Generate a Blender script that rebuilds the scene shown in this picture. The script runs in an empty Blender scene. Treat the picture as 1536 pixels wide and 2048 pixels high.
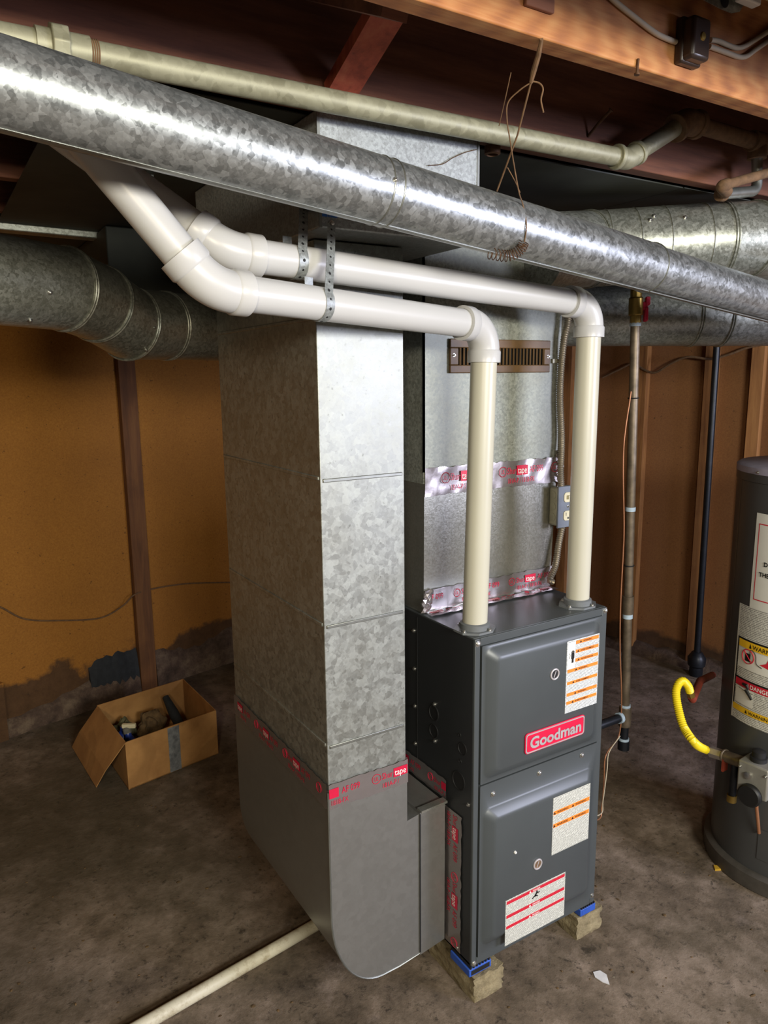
import bpy, bmesh, math, random
from mathutils import Vector, Matrix
random.seed(7)
sc = bpy.context.scene
V = Vector
# ------------------------------------------------------------------ camera
FPX = 1478.33; YAW, PITCH, ROLL = 0.55497584, 0.1815248, -0.01077409
CAM = V((-1.04231751, -1.28955319, 1.58211375))
_f = V((math.sin(YAW)*math.cos(PITCH), math.cos(YAW)*math.cos(PITCH), -math.sin(PITCH)))
_r = V((math.cos(YAW), -math.sin(YAW), 0)); _u = _r.cross(_f)
FW = _f; RT = _r*math.cos(ROLL)+_u*math.sin(ROLL); UP = -_r*math.sin(ROLL)+_u*math.cos(ROLL)
cd = bpy.data.cameras.new('camera'); cam = bpy.data.objects.new('camera', cd); sc.collection.objects.link(cam)
cd.sensor_fit = 'VERTICAL'; cd.sensor_height = 36; cd.lens = FPX/2048*36; cd.clip_start = 0.02
m3 = Matrix((RT, UP, -FW)).transposed(); cam.matrix_world = Matrix.Translation(CAM) @ m3.to_4x4()
sc.camera = cam
# ------------------------------------------------------------------ world, lamps, exposure
w = bpy.data.worlds.new('world'); sc.world = w; w.use_nodes = True
w.node_tree.nodes['Background'].inputs[0].default_value = (0.75, 0.8, 1, 1)
w.node_tree.nodes['Background'].inputs[1].default_value = 0.02
vs = sc.view_settings; vs.view_transform = 'Standard'; vs.look = 'None'; vs.gamma = 1; vs.exposure = 0.18; vs.use_curve_mapping = False
def area(name, loc, target, sx, sy, energy, col):
    d = bpy.data.lights.new(name, 'AREA'); d.shape = 'RECTANGLE'; d.size = sx; d.size_y = sy; d.energy = energy; d.color = col
    o = bpy.data.objects.new(name, d); sc.collection.objects.link(o); o.location = loc
    o.rotation_euler = (V(target)-V(loc)).to_track_quat('-Z', 'Y').to_euler(); return o
area('fluorescent_lamp', (-0.35, -3.0, 1.98), (0.2, 0.4, 1.0), 1.2, 0.5, 115, (1.0, 0.97, 0.86))
area('daylight_window', (2.5, -3.4, 1.7), (0.6, 0.2, 1.0), 1.1, 0.8, 120, (0.78, 0.80, 1.0))
area('bulb_lamp', (-1.75, -2.2, 1.95), (-0.7, 1.6, 0.7), 0.25, 0.25, 24, (1.0, 0.86, 0.62))

# ------------------------------------------------------------------ helpers
def ray(px, py): return FW + RT*((px-768)/FPX) - UP*((py-1024)/FPX)
def at(px, py, d): return CAM + ray(px, py)*d                      # depth along the view axis
def on(px, py, axis, val):
    r = ray(px, py); i = 'xyz'.index(axis); return CAM + r*((val-CAM[i])/r[i])
def onp(px, py, P, n):
    r = ray(px, py); return CAM + r*((P-CAM).dot(n)/r.dot(n))
LOC = {}
def link(o): sc.collection.objects.link(o)
def tag(o, label=None, cat=None, group=None, kind=None):
    if label: o['label'] = label
    if cat: o['category'] = cat
    if group: o['group'] = group
    if kind: o['kind'] = kind
    return o
def thing(name, loc, label, cat, group=None, kind=None):
    o = bpy.data.objects.new(name, None); o.empty_display_size = 0.05; link(o); o.location = loc; LOC[o.name] = V(loc)
    return tag(o, label, cat, group, kind)
def perp(d):
    d = d.normalized(); a = V((0, 0, 1)) if abs(d.z) < 0.9 else V((1, 0, 0))
    x = a.cross(d).normalized(); return x, d.cross(x).normalized()
class MB:
    def __init__(s): s.bm = bmesh.new()
    def poly(s, pts): return s.bm.faces.new([s.bm.verts.new(p) for p in pts])
    def hexa(s, P):
        v = [s.bm.verts.new(p) for p in P]
        for f in ((0,3,2,1),(4,5,6,7),(0,1,5,4),(1,2,6,5),(2,3,7,6),(3,0,4,7)): s.bm.faces.new([v[i] for i in f])
        return s
    def box(s, a, b):
        x0,y0,z0 = a; x1,y1,z1 = b
        return s.hexa([(x0,y0,z0),(x1,y0,z0),(x1,y1,z0),(x0,y1,z0),(x0,y0,z1),(x1,y0,z1),(x1,y1,z1),(x0,y1,z1)])
    def obox(s, c, ax, ay, az, hx, hy, hz):
        c = V(c); ax = V(ax).normalized()*hx; ay = V(ay).normalized()*hy; az = V(az).normalized()*hz
        return s.hexa([c+ax*i+ay*j+az*k for (i,j,k) in ((-1,-1,-1),(1,-1,-1),(1,1,-1),(-1,1,-1),(-1,-1,1),(1,-1,1),(1,1,1),(-1,1,1))])
    def seg(s, p0, n0, p1, n1, R, n=32, cap=False, R1=None):
        p0, p1 = V(p0), V(p1); d = (p1-p0).normalized(); x, y = perp(d); R1 = R1 or R; A = []; B = []
        for i in range(n):
            t = 2*math.pi*i/n; o = x*math.cos(t)+y*math.sin(t)
            for (p, nn, rr, L) in ((p0, n0, R, A), (p1, n1, R1, B)):
                q = p+o*rr; q = q + d*((p-q).dot(nn)/d.dot(nn)); L.append(s.bm.verts.new(q))
        for i in range(n): s.bm.faces.new((A[i], A[(i+1)%n], B[(i+1)%n], B[i]))
        if cap: s.bm.faces.new(A[::-1]); s.bm.faces.new(B)
        return s
    def tube(s, pts, r, n=16, cap=True, closed=False):
        pts = [V(p) for p in pts]; N = len(pts); rr = r if isinstance(r, (list, tuple)) else [r]*N
        dirs = [(pts[min(i+1, N-1)]-pts[max(i-1, 0)]).normalized() for i in range(N)]
        x, y = perp(dirs[0]); rings = []
        for i in range(N):
            d = dirs[i]; x = (x-d*x.dot(d)).normalized(); y = d.cross(x)
            rings.append([s.bm.verts.new(pts[i]+(x*math.cos(2*math.pi*k/n)+y*math.sin(2*math.pi*k/n))*rr[i]) for k in range(n)])
        for a, b in zip(rings, rings[1:]):
            for k in range(n): s.bm.faces.new((a[k], a[(k+1)%n], b[(k+1)%n], b[k]))
        if cap: s.bm.faces.new(rings[0][::-1]); s.bm.faces.new(rings[-1])
        return s
    def lathe(s, c, axis, prof, n=32, cap=True):
        c = V(c); d = V(axis).normalized(); x, y = perp(d); rings = []
        for r, h in prof: rings.append([s.bm.verts.new(c+d*h+(x*math.cos(2*math.pi*k/n)+y*math.sin(2*math.pi*k/n))*r) for k in range(n)])
        for a, b in zip(rings, rings[1:]):
            for k in range(n): s.bm.faces.new((a[k], a[(k+1)%n], b[(k+1)%n], b[k]))
        if cap: s.bm.faces.new(rings[0][::-1]); s.bm.faces.new(rings[-1])
        return s
    def ring(s, c, axis, R, r, n=32, m=8):
        c = V(c); d = V(axis).normalized(); x, y = perp(d); L = []
        for i in range(n):
            t = 2*math.pi*i/n; o = x*math.cos(t)+y*math.sin(t)
            L.append([s.bm.verts.new(c+o*(R+r*math.cos(2*math.pi*k/m))+d*(r*math.sin(2*math.pi*k/m))) for k in range(m)])
        for i in range(n):
            a, b = L[i], L[(i+1)%n]
            for k in range(m): s.bm.faces.new((a[k], b[k], b[(k+1)%m], a[(k+1)%m]))
        return s
    def prism(s, pts, vec):
        vec = V(vec); a = [s.bm.verts.new(p) for p in pts]; b = [s.bm.verts.new(V(p)+vec) for p in pts]; n = len(a)
        s.bm.faces.new(a[::-1]); s.bm.faces.new(b)
        for i in range(n): s.bm.faces.new((a[i], a[(i+1)%n], b[(i+1)%n], b[i]))
        return s
    def ball(s, c, r, sub=2, scale=(1,1,1), jit=0):
        ret = bmesh.ops.create_icosphere(s.bm, subdivisions=sub, radius=r)
        for v in ret['verts']:
            v.co = V((v.co.x*scale[0], v.co.y*scale[1], v.co.z*scale[2]))*(1+random.uniform(-jit, jit))+V(c)
        return s
    def ribbon(s, pts, wd, hw, th=0.0008):
        wd = [V(x).normalized() for x in wd] if isinstance(wd, list) else [V(wd).normalized()]*len(pts)
        pts = [V(p) for p in pts]; R = []
        for i, p in enumerate(pts):
            d = (pts[min(i+1, len(pts)-1)]-pts[max(i-1, 0)]).normalized(); nn = d.cross(wd[i]).normalized()*th
            R.append([s.bm.verts.new(q) for q in (p-wd[i]*hw-nn, p+wd[i]*hw-nn, p+wd[i]*hw+nn, p-wd[i]*hw+nn)])
        for a, b in zip(R, R[1:]):
            for k in range(4): s.bm.faces.new((a[k], a[(k+1)%4], b[(k+1)%4], b[k]))
        s.bm.faces.new(R[0][::-1]); s.bm.faces.new(R[-1]); return s
    def mesh(s, me):
        s.bm.from_mesh(me); return s
    def build(s, name, mat, parent=None, label=None, cat=None, group=None, kind=None, smooth=38, bevel=0, bseg=2, norm=True):
        bm = s.bm
        if norm: bmesh.ops.recalc_face_normals(bm, faces=bm.faces)
        for f in bm.faces: f.smooth = smooth > 0
        if smooth:
            lim = math.radians(smooth)
            for e in bm.edges:
                if len(e.link_faces) == 2 and e.calc_face_angle(0) > lim: e.smooth = False
        if parent is None:
            xs = [v.co for v in bm.verts]
            lo = V([min(c[i] for c in xs) for i in range(3)]); hi = V([max(c[i] for c in xs) for i in range(3)])
            loc = V(((lo.x+hi.x)/2, (lo.y+hi.y)/2, lo.z))
        else: loc = LOC[parent.name]
        bm.transform(Matrix.Translation(-loc))
        me = bpy.data.meshes.new(name); bm.to_mesh(me); bm.free()
        o = bpy.data.objects.new(name, me); link(o); LOC[o.name] = loc
        if parent is None: o.location = loc
        else: o.parent = parent
        if mat: me.materials.append(mat)
        if bevel:
            b = o.modifiers.new('bevel', 'BEVEL'); b.width = bevel; b.segments = bseg; b.limit_method = 'ANGLE'; b.angle_limit = math.radians(40)
        return tag(o, label, cat, group, kind)
_tc = {}
def textmesh(body, bold=0.0):
    k = (body, bold)
    if k not in _tc:
        c = bpy.data.curves.new('t', 'FONT'); c.body = body; c.size = 1; c.offset = bold; c.resolution_u = 3
        o = bpy.data.objects.new('t', c); link(o); bpy.context.view_layer.update()
        _tc[k] = bpy.data.meshes.new_from_object(o.evaluated_get(bpy.context.evaluated_depsgraph_get()))
        bpy.data.objects.remove(o); bpy.data.curves.remove(c)
    return _tc[k]
def addtext(mb, body, o, xd, yd, h, width=None, bold=0.0, ctr=False, fn=None):
    me = textmesh(body, bold); o = V(o); xd = V(xd).normalized(); yd = V(yd).normalized()
    xs = [v.co.x for v in me.vertices]; x0, x1 = min(xs), max(xs); sx = h/0.72
    if width: sx = width/(x1-x0)
    sy = h/0.72; off = (x1+x0)/2 if ctr else x0
    vs_ = []
    for v in me.vertices:
        a, b = (v.co.x-off)*sx, v.co.y*sy
        vs_.append(mb.bm.verts.new(fn(a, b) if fn else o+xd*a+yd*b))
    for p in me.polygons:
        try: mb.bm.faces.new([vs_[i] for i in p.vertices])
        except ValueError: pass
    return mb
def fillet(pts, rad, n=8):
    pts = [V(p) for p in pts]; out = [pts[0]]
    for a, b, c in zip(pts, pts[1:], pts[2:]):
        u = (a-b).normalized(); v = (c-b).normalized(); ang = u.angle(v); t = min(rad/math.tan(ang/2), (a-b).length*0.49, (c-b).length*0.49)
        p0, p1 = b+u*t, b+v*t
        for i in range(n+1):
            s = i/n; out.append(p0*(1-s)**2+b*2*s*(1-s)+p1*s*s)
    return out+[pts[-1]]
def spline(pts, n=8):
    pts = [V(p) for p in pts]; P = [pts[0]*2-pts[1]]+pts+[pts[-1]*2-pts[-2]]; out = []
    for i in range(1, len(P)-2):
        a, b, c, d = P[i-1:i+3]
        for k in range(n):
            t = k/n; out.append(0.5*((2*b)+(c-a)*t+(2*a-5*b+4*c-d)*t*t+(3*b-a-3*c+d)*t**3))
    return out+[pts[-1]]

# ------------------------------------------------------------------ materials
def lin(h):
    h = h.lstrip('#'); return tuple(((c/255)/12.92 if c/255 <= 0.04045 else ((c/255+0.055)/1.055)**2.4) for c in (int(h[i:i+2], 16) for i in (0,2,4)))+(1,)
class NT:
    def __init__(s, name):
        s.m = bpy.data.materials.new(name); s.m.use_nodes = True; s.t = s.m.node_tree; s.b = s.t.nodes['Principled BSDF']
        s.co = s.t.nodes.new('ShaderNodeTexCoord').outputs['Object']
    def n(s, typ, ins=None, **kw):
        nd = s.t.nodes.new('ShaderNode'+typ)
        for k, v in kw.items(): setattr(nd, k, v)
        for k, v in (ins or {}).items(): s.set(nd.inputs[k], v)
        return nd
    def set(s, inp, v):
        if isinstance(v, bpy.types.NodeSocket): s.t.links.new(v, inp)
        else: inp.default_value = v
    def mapv(s, scale=(1,1,1), rot=(0,0,0), loc=(0,0,0), src=None):
        return s.n('Mapping', {'Vector': src or s.co, 'Scale': scale, 'Rotation': rot, 'Location': loc}).outputs[0]
    def noise(s, scale, detail=4, rough=0.55, vec=None, dist=0): return s.n('TexNoise', {'Vector': vec or s.co, 'Scale': scale, 'Detail': detail, 'Roughness': rough, 'Distortion': dist}).outputs[0]
    def vor(s, scale, vec=None, out='Color', rnd=1.0): return s.n('TexVoronoi', {'Vector': vec or s.co, 'Scale': scale, 'Randomness': rnd}).outputs[out]
    def ramp(s, fac, stops):
        nd = s.n('ValToRGB', {'Fac': fac}); e = nd.color_ramp.elements
        while len(e) < len(stops): e.new(0.5)
        for i, (p, c) in enumerate(stops): e[i].position = p; e[i].color = c if len(c) == 4 else tuple(c)+(1,)
        return nd.outputs[0]
    def mix(s, fac, a, b, mode='MIX'):
        nd = s.n('Mix', data_type='RGBA', blend_type=mode); s.set(nd.inputs[0], fac); s.set(nd.inputs[6], a); s.set(nd.inputs[7], b); return nd.outputs[2]
    def math(s, op, a, b=0.0, c=None):
        nd = s.n('Math', operation=op); s.set(nd.inputs[0], a); s.set(nd.inputs[1], b)
        if c is not None: s.set(nd.inputs[2], c)
        return nd.outputs[0]
    def mr(s, v, a, b, c, d): return s.n('MapRange', {0: v, 1: a, 2: b, 3: c, 4: d}).outputs[0]
    def sep(s, v=None): return s.n('SeparateXYZ', {0: v or s.co}).outputs
    def bump(s, h, strength=0.3, dist=0.01): s.set(s.b.inputs['Normal'], s.n('Bump', {'Height': h, 'Strength': strength, 'Distance': dist}).outputs[0])
    def done(s, col=None, rough=None, metal=None, spec=None, emit=None):
        if col is not None: s.set(s.b.inputs['Base Color'], col)
        if rough is not None: s.set(s.b.inputs['Roughness'], rough)
        if metal is not None: s.set(s.b.inputs['Metallic'], metal)
        if spec is not None: s.set(s.b.inputs['Specular IOR Level'], spec)
        return s.m
def plain(name, c, rough=0.5, metal=0.0, var=0.12, scale=30):
    t = NT(name); c = lin(c); nz = t.noise(scale)
    a = tuple(x*(1-var) for x in c[:3])+(1,); b = tuple(min(1, x*(1+var)) for x in c[:3])+(1,)
    return t.done(t.ramp(nz, [(0.3, a), (0.7, b)]), rough, metal)
def galv(name, c1, c2, scale, rlo=0.28, rhi=0.5, metal=0.9, grime=0.35, gcol='#4a4438', stretch=(1,1,1), spk=0.0):
    t = NT(name); vec = t.mapv(stretch)
    wob = t.n('VectorMath', {0: vec, 1: t.n('VectorMath', {0: t.n('TexNoise', {'Vector': vec, 'Scale': scale*1.2, 'Detail': 2}).outputs[1], 1: (0.5/scale,)*3}, operation='MULTIPLY').outputs[0]}, operation='ADD').outputs[0]
    cell = t.sep(t.vor(scale, wob))[0]; c3 = t.sep(t.vor(scale*2.3, wob))[1]
    f = t.math('ADD', t.math('MULTIPLY', cell, 0.65), t.math('MULTIPLY', c3, 0.35))
    col = t.ramp(f, [(0.15, lin(c1)), (0.85, lin(c2))])
    g = t.noise(5, 6, 0.65); col = t.mix(t.mr(g, 0.45, 0.75, 0, grime), col, lin(gcol))
    if spk: col = t.mix(t.mr(t.noise(90, 3, 0.6), 0.62, 0.72, 0, spk), col, lin('#3c3c34'))
    t.bump(f, 0.09, 0.002)
    return t.done(col, t.mr(f, 0, 1, rlo, rhi), metal)
def wood(name, c1, c2, c3, axis='x', rough=0.7, sc_=1.0, rings=False, bump=0.3):
    t = NT(name); st = {'x': (1.2, 14, 14), 'y': (14, 1.2, 14), 'z': (14, 14, 1.2)}[axis]
    vec = t.mapv(tuple(v*sc_ for v in st)); a = t.noise(1.6, 6, 0.6, vec, 1.5 if rings else 0.4); b = t.noise(6, 5, 0.7, vec)
    if rings:
        wv = t.n('TexWave', {'Vector': t.mapv((1.1*sc_, 7*sc_, 7*sc_) if axis == 'x' else (7*sc_, 7*sc_, 1.1*sc_)), 'Scale': 5.0, 'Distortion': 6, 'Detail': 2, 'Detail Scale': 0.6, 'Detail Roughness': 0.5}, wave_profile='SIN').outputs[0]
        a = t.math('ADD', t.math('MULTIPLY', a, 0.82), t.math('MULTIPLY', wv, 0.18))
    f = t.math('ADD', t.math('MULTIPLY', a, 0.7), t.math('MULTIPLY', b, 0.3))
    col = t.ramp(f, [(0.3, lin(c1)), (0.5, lin(c2)), (0.72, lin(c3))])
    blot = t.noise(3.5, 5, 0.6); col = t.mix(t.mr(blot, 0.52, 0.72, 0, 0.6), col, lin(c1), 'MULTIPLY' if False else 'MIX')
    t.bump(f, bump, 0.004); return t.done(col, rough)
def printed(name, bg, ink, axis_u, axis_v, rows, dens=0.46, wscale=320):
    t = NT(name); x = t.sep(); u = x['xyz'.index(axis_u)]; v = x['xyz'.index(axis_v)]
    rv = t.math('MULTIPLY', v, rows); row = t.math('FLOOR', rv); fr = t.math('FRACT', rv)
    cv = t.n('CombineXYZ', {0: t.math('MULTIPLY', u, wscale), 1: t.math('MULTIPLY', row, 7.31), 2: 0.0}).outputs[0]
    nz = t.noise(1.0, 1, 0.5, cv); ln = t.noise(0.02, 0, 0.5, cv)
    ink_ = t.math('MULTIPLY', t.math('GREATER_THAN', nz, dens), t.math('LESS_THAN', fr, 0.55))
    return t.done(t.mix(t.math('MULTIPLY', ink_, 0.75), lin(bg), lin(ink)), 0.45)
M = {}
M['galv_old'] = galv('old_galvanized', '#8f918b', '#a9aca6', 70, 0.42, 0.56, 0.75, 0.35, '#77735f', spk=0.45)
M['galv_dust'] = galv('dusty_galvanized', '#7f837b', '#a3a79e', 170, 0.5, 0.66, 0.45, 0.4, '#6f6a52', spk=0.15)
M['galv_vent'] = galv('vent_galvanized', '#8a8e8e', '#b3b7b7', 100, 0.27, 0.47, 0.75, 0.15, '#6c685e')
M['galv_new'] = galv('new_galvanized', '#92928f', '#979794', 60, 0.38, 0.42, 0.75, 0.12, '#807e77')
M['galv_shiny'] = galv('shiny_galvanized', '#a0a098', '#aeaea6', 260, 0.2, 0.27, 0.75, 0.2, '#77705c')
M['galv_box'] = galv('box_galvanized', '#8a8e8d', '#a9afaf', 190, 0.42, 0.55, 0.5, 0.2, '#76746a')
M['galv_round'] = galv('round_galvanized', '#8b8e84', '#b3b6ad', 130, 0.3, 0.45, 0.65, 0.3, '#6b6650')
M['galv_pipe'] = galv('pipe_galvanized', '#8a8871', '#a09e86', 45, 0.45, 0.6, 0.35, 0.35, '#757056', (1, 1, 1))
M['bead'] = plain('duct_bead', '#8d8f89', 0.4, 0.8)
M['screw'] = plain('zinc_screw', '#c4c4c0', 0.3, 0.95)
M['pvc'] = plain('white_pvc', '#bdbdbc', 0.32, 0, 0.03, 4)
M['pvc_drop'] = plain('cream_pvc', '#bebbaa', 0.35, 0, 0.03, 4)
M['pvc_dirty'] = None
t = NT('dirty_pvc'); M['pvc_dirty'] = t.done(t.mix(t.mr(t.noise(28, 6, 0.7), 0.5, 0.72, 0, 0.8), lin('#c9c3ad'), lin('#8e7d5c')), 0.5)
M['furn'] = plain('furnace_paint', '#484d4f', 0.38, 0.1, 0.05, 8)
M['furn_shaded'] = plain('furnace_shaded_side', '#2c2e30', 0.42, 0.1, 0.05, 8)  # cabinet paint darkened, shade beside the return duct put into the colour
M['furn_dark'] = plain('furnace_shadow_gap', '#101112', 0.7)
M['grey_plastic'] = plain('grey_plastic', '#6a6e70', 0.45)
M['black'] = plain('black_rubber', '#151516', 0.6)
M['red'] = plain('badge_red', '#d51842', 0.35, 0, 0.04)
M['chrome'] = plain('badge_silver', '#b9b4b6', 0.4, 0.3)
M['foil'] = None
t = NT('foil_tape'); fz = t.noise(45, 3, 0.55); t.bump(fz, 0.12, 0.003); M['foil'] = t.done(lin('#aaa3a3'), 0.27, 0.8)
M['tapered'] = plain('tape_red_print', '#c4143c', 0.4, 0, 0.08)
M['white'] = plain('white_print', '#ecebe6', 0.5, 0, 0.02)
M['ink'] = plain('black_print', '#141414', 0.5)
M['orange'] = plain('orange_print', '#e8842a', 0.5, 0, 0.04)
M['yellowp'] = plain('yellow_print', '#e6b722', 0.5, 0, 0.04)
M['redp'] = plain('red_print', '#c41f34', 0.5, 0, 0.04)
M['label'] = printed('label_fine_print', '#e4e6e4', '#55606a', 'x', 'z', 300, 0.4, 900)
M['label_o'] = printed('label_small_print', '#e2e3da', '#33332f', 'x', 'z', 300, 0.4, 900)
M['label_wh'] = printed('heater_label_print', '#d9d8d0', '#4c4a46', 'y', 'z', 190, 0.42, 600)
M['label_plain'] = plain('label_paper', '#d9d8d0', 0.5, 0, 0.02)
M['blue'] = plain('blue_pad', '#2c53ad', 0.5)
M['blue_print'] = plain('blue_print', '#2d62b0', 0.5)
M['brown_reg'] = plain('brown_register_paint', '#5e4628', 0.5, 0.0, 0.2)
M['conduit'] = plain('flex_conduit', '#b0a898', 0.35, 0.75)
M['elec'] = plain('steel_box', '#a29f8c', 0.5, 0.4)
M['elec_cover'] = plain('grey_cover_plate', '#6f7680', 0.45, 0.2)
M['ivory'] = plain('ivory_device', '#d8d0ae', 0.4)
M['blackpipe'] = plain('black_iron_pipe', '#6f6353', 0.45, 0.5, 0.35)
M['darkpipe'] = plain('dark_steel_pipe', '#23262c', 0.4, 0.5, 0.2)
M['rustpipe'] = plain('dusty_rust_pipe', '#6b5138', 0.85, 0.0, 0.3, 60)
M['brass'] = plain('brass', '#a58a48', 0.35, 0.85)
M['redhandle'] = plain('red_handle', '#c0143c', 0.45)
M['sealant'] = plain('pipe_dope', '#a9bccb', 0.6)
M['copper'] = plain('copper_wire', '#b07a58', 0.45, 0.5)
M['dustwire'] = plain('dusty_wire', '#6d5238', 0.85, 0, 0.25, 80)
M['rustspring'] = plain('rusty_spring', '#5a3f2a', 0.6, 0.5, 0.3, 90)
M['cable'] = plain('old_cable_sheath', '#b3a791', 0.7, 0, 0.12, 20)
M['bakelite'] = plain('bakelite', '#33261f', 0.35, 0, 0.15)
M['yellow'] = plain('yellow_coated_tube', '#e0c81c', 0.4, 0, 0.05)
M['heater'] = plain('heater_jacket', '#4c4d4e', 0.36, 0.25, 0.06, 6)
M['heater_top'] = plain('heater_top', '#a29db0', 0.5, 0.2)
M['pan'] = plain('heater_base_ring', '#4e4a45', 0.5, 0.2, 0.2)
M['valve'] = plain('gas_control', '#9a988f', 0.4, 0.5)
M['red_tag'] = plain('rust_red_tag', '#7d2f1c', 0.7)
M['cream'] = plain('cream_diffuser', '#d8c88c', 0.5)
M['paper'] = plain('white_scrap', '#cfcfd2', 0.7)
M['chip'] = plain('yellow_chip', '#c9a030', 0.7)
M['bluebottle'] = plain('blue_plastic_bottle', '#1e3580', 0.25)
M['rag'] = plain('brown_rag', '#5e4a30', 0.95, 0, 0.5, 40)
M['rag2'] = plain('olive_rag', '#5c5a40', 0.95, 0, 0.5, 40)
M['darkthing'] = plain('dark_glove', '#22262a', 0.8, 0, 0.3, 40)
M['greyball'] = plain('grey_cloth', '#6b6a62', 0.9, 0, 0.3, 40)
M['ducttape'] = None
t = NT('duct_tape'); fz = t.noise(40, 4, 0.6); t.bump(fz, 0.4, 0.006); M['ducttape'] = t.done(t.ramp(fz, [(0.3, lin('#6d7276')), (0.7, lin('#a7abad'))]), 0.35, 0.4)
t = NT('cardboard'); nz = t.noise(9, 6, 0.6); st = t.noise(3.5, 4, 0.6, None, 1.0)
M['card'] = t.done(t.mix(t.mr(st, 0.5, 0.56, 0, 0.25), t.ramp(nz, [(0.3, lin('#9c7040')), (0.7, lin('#ba8c54'))]), lin('#6d4c26')), 0.85)
M['sheet_dark'] = plain('dark_sheet_metal', '#3a3d38', 0.7, 0.35, 0.25, 6)  # dark base tone shared by ceiling panning and trunk
M['joist'] = wood('dark_joist', '#43261d', '#6b4230', '#8a5a42', 'x', 0.8)
M['joist_light'] = wood('light_joist', '#7a4628', '#ad713f', '#c8945c', 'x', 0.65, 1.0, True)
M['bridge'] = wood('red_bridging', '#6a2c1e', '#a04a32', '#b06444', 'z', 0.7, 1.0)
M['subfloor'] = wood('subfloor_board', '#1f1410', '#33211a', '#453024', 'y', 0.85)
M['stud'] = wood('stud_wood', '#6e4526', '#9a6a3c', '#b3824c', 'z', 0.75)
M['studl'] = wood('old_stud', '#4a2e1a', '#6b4526', '#835a30', 'z', 0.8)
def fiber(name, c1, c2, stain, zlim, amp):
    t = NT(name); a = t.noise(140, 5, 0.7); col = t.ramp(a, [(0.25, lin(c1)), (0.75, lin(c2))])
    col = t.mix(t.mr(t.noise(60, 3, 0.5), 0.68, 0.74, 0, 0.6), col, lin('#33200f'))
    col = t.mix(t.mr(t.noise(2.2, 5, 0.6), 0.4, 0.75, 0, 0.35), col, lin(stain))
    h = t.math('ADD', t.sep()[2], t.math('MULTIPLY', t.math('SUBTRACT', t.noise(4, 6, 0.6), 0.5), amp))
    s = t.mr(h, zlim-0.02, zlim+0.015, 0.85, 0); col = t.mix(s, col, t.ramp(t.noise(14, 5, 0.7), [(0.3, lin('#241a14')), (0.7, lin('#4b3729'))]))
    t.bump(a, 0.25, 0.003); return t.done(col, 0.85)
M['fiber'] = fiber('orange_fiberboard', '#8d5a1c', '#b27a30', '#7a4c1c', 0.24, 0.4)
M['ply'] = fiber('brown_plywood', '#7a5030', '#94673d', '#6a3f28', 0.14, 0.25)
t = NT('old_concrete'); a = t.noise(3.0, 8, 0.68); b = t.noise(14, 8, 0.7); c = t.noise(45, 6, 0.75)
col = t.ramp(t.math('ADD', t.math('MULTIPLY', a, 0.6), t.math('MULTIPLY', b, 0.4)), [(0.34, lin('#3a3228')), (0.5, lin('#716354')), (0.66, lin('#a08f80'))])
col = t.mix(t.mr(c, 0.56, 0.68, 0, 0.8), col, lin('#231d17')); col = t.mix(t.mr(t.noise(20, 9, 0.72, None, 0.6), 0.6, 0.68, 0, 0.75), col, lin('#1f1913')); col = t.mix(t.mr(t.noise(7, 8, 0.7, t.mapv((1,1,1),(0,0,1),(5,2,0))), 0.56, 0.7, 0, 0.4), col, lin('#a9988c')); col = t.mix(t.mr(t.noise(90, 2, 0.5), 0.74, 0.78, 0, 0.55), col, lin('#a39a86'))
col = t.mix(t.mr(t.noise(1.1, 5, 0.6, t.mapv((1, 1, 1), (0, 0, 0.4), (3.1, 0.7, 0))), 0.46, 0.6, 0, 0.65), col, lin('#443c2b'))
t.bump(t.math('ADD', b, t.math('MULTIPLY', c, 0.6)), 0.4, 0.010); M['floor'] = t.done(col, t.mr(a, 0.3, 0.7, 0.6, 0.85))
t = NT('concrete_block_mat'); a = t.noise(30, 7, 0.75); t.bump(a, 0.8, 0.01); M['block'] = t.done(t.ramp(a, [(0.25, lin('#5a4f38')), (0.5, lin('#8d8062')), (0.8, lin('#b3a684'))]), 0.9)
t = NT('grey_concrete_wall'); a = t.noise(6, 7, 0.7); t.bump(a, 0.3, 0.01); M['conc'] = t.done(t.ramp(a, [(0.3, lin('#4a443c')), (0.7, lin('#776e62'))]), 0.9)

# ------------------------------------------------------------------ setting
CW = math.cos(0.2565); SW = math.sin(0.2565)            # the house walls stand 14.7 degrees off the furnace
BD = V((CW, SW, 0)); BN = V((-SW, CW, 0)); BP = V((-0.482, 2.364, 0))    # back wall: direction, outward normal, a point on it
RD = V((SW, -CW, 0)); RN = V((CW, SW, 0)); RP = V((2.36, 1.32, 0))      # right wall
ZC = 2.26; ZJ = 2.066
corner = BP+BD*2.483
def slab(mb, P, d, n, t0, t1, z0, z1, th, gap=0.0):
    a = P+d*t0+n*gap; b = P+d*t1+n*gap; o = n*th
    return mb.hexa([a+V((0,0,z0)), b+V((0,0,z0)), b+o+V((0,0,z0)), a+o+V((0,0,z0)), a+V((0,0,z1)), b+V((0,0,z1)), b+o+V((0,0,z1)), a+o+V((0,0,z1))])
fl = MB(); C0 = corner+BD*0.3+BN*0.3
fl.prism([C0, C0-BD*6.4, C0-BD*6.4+RD*8.0, C0+RD*8.0], (0, 0, -0.12)); fl.build('floor', M['floor'], kind='structure', norm=True)
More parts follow.
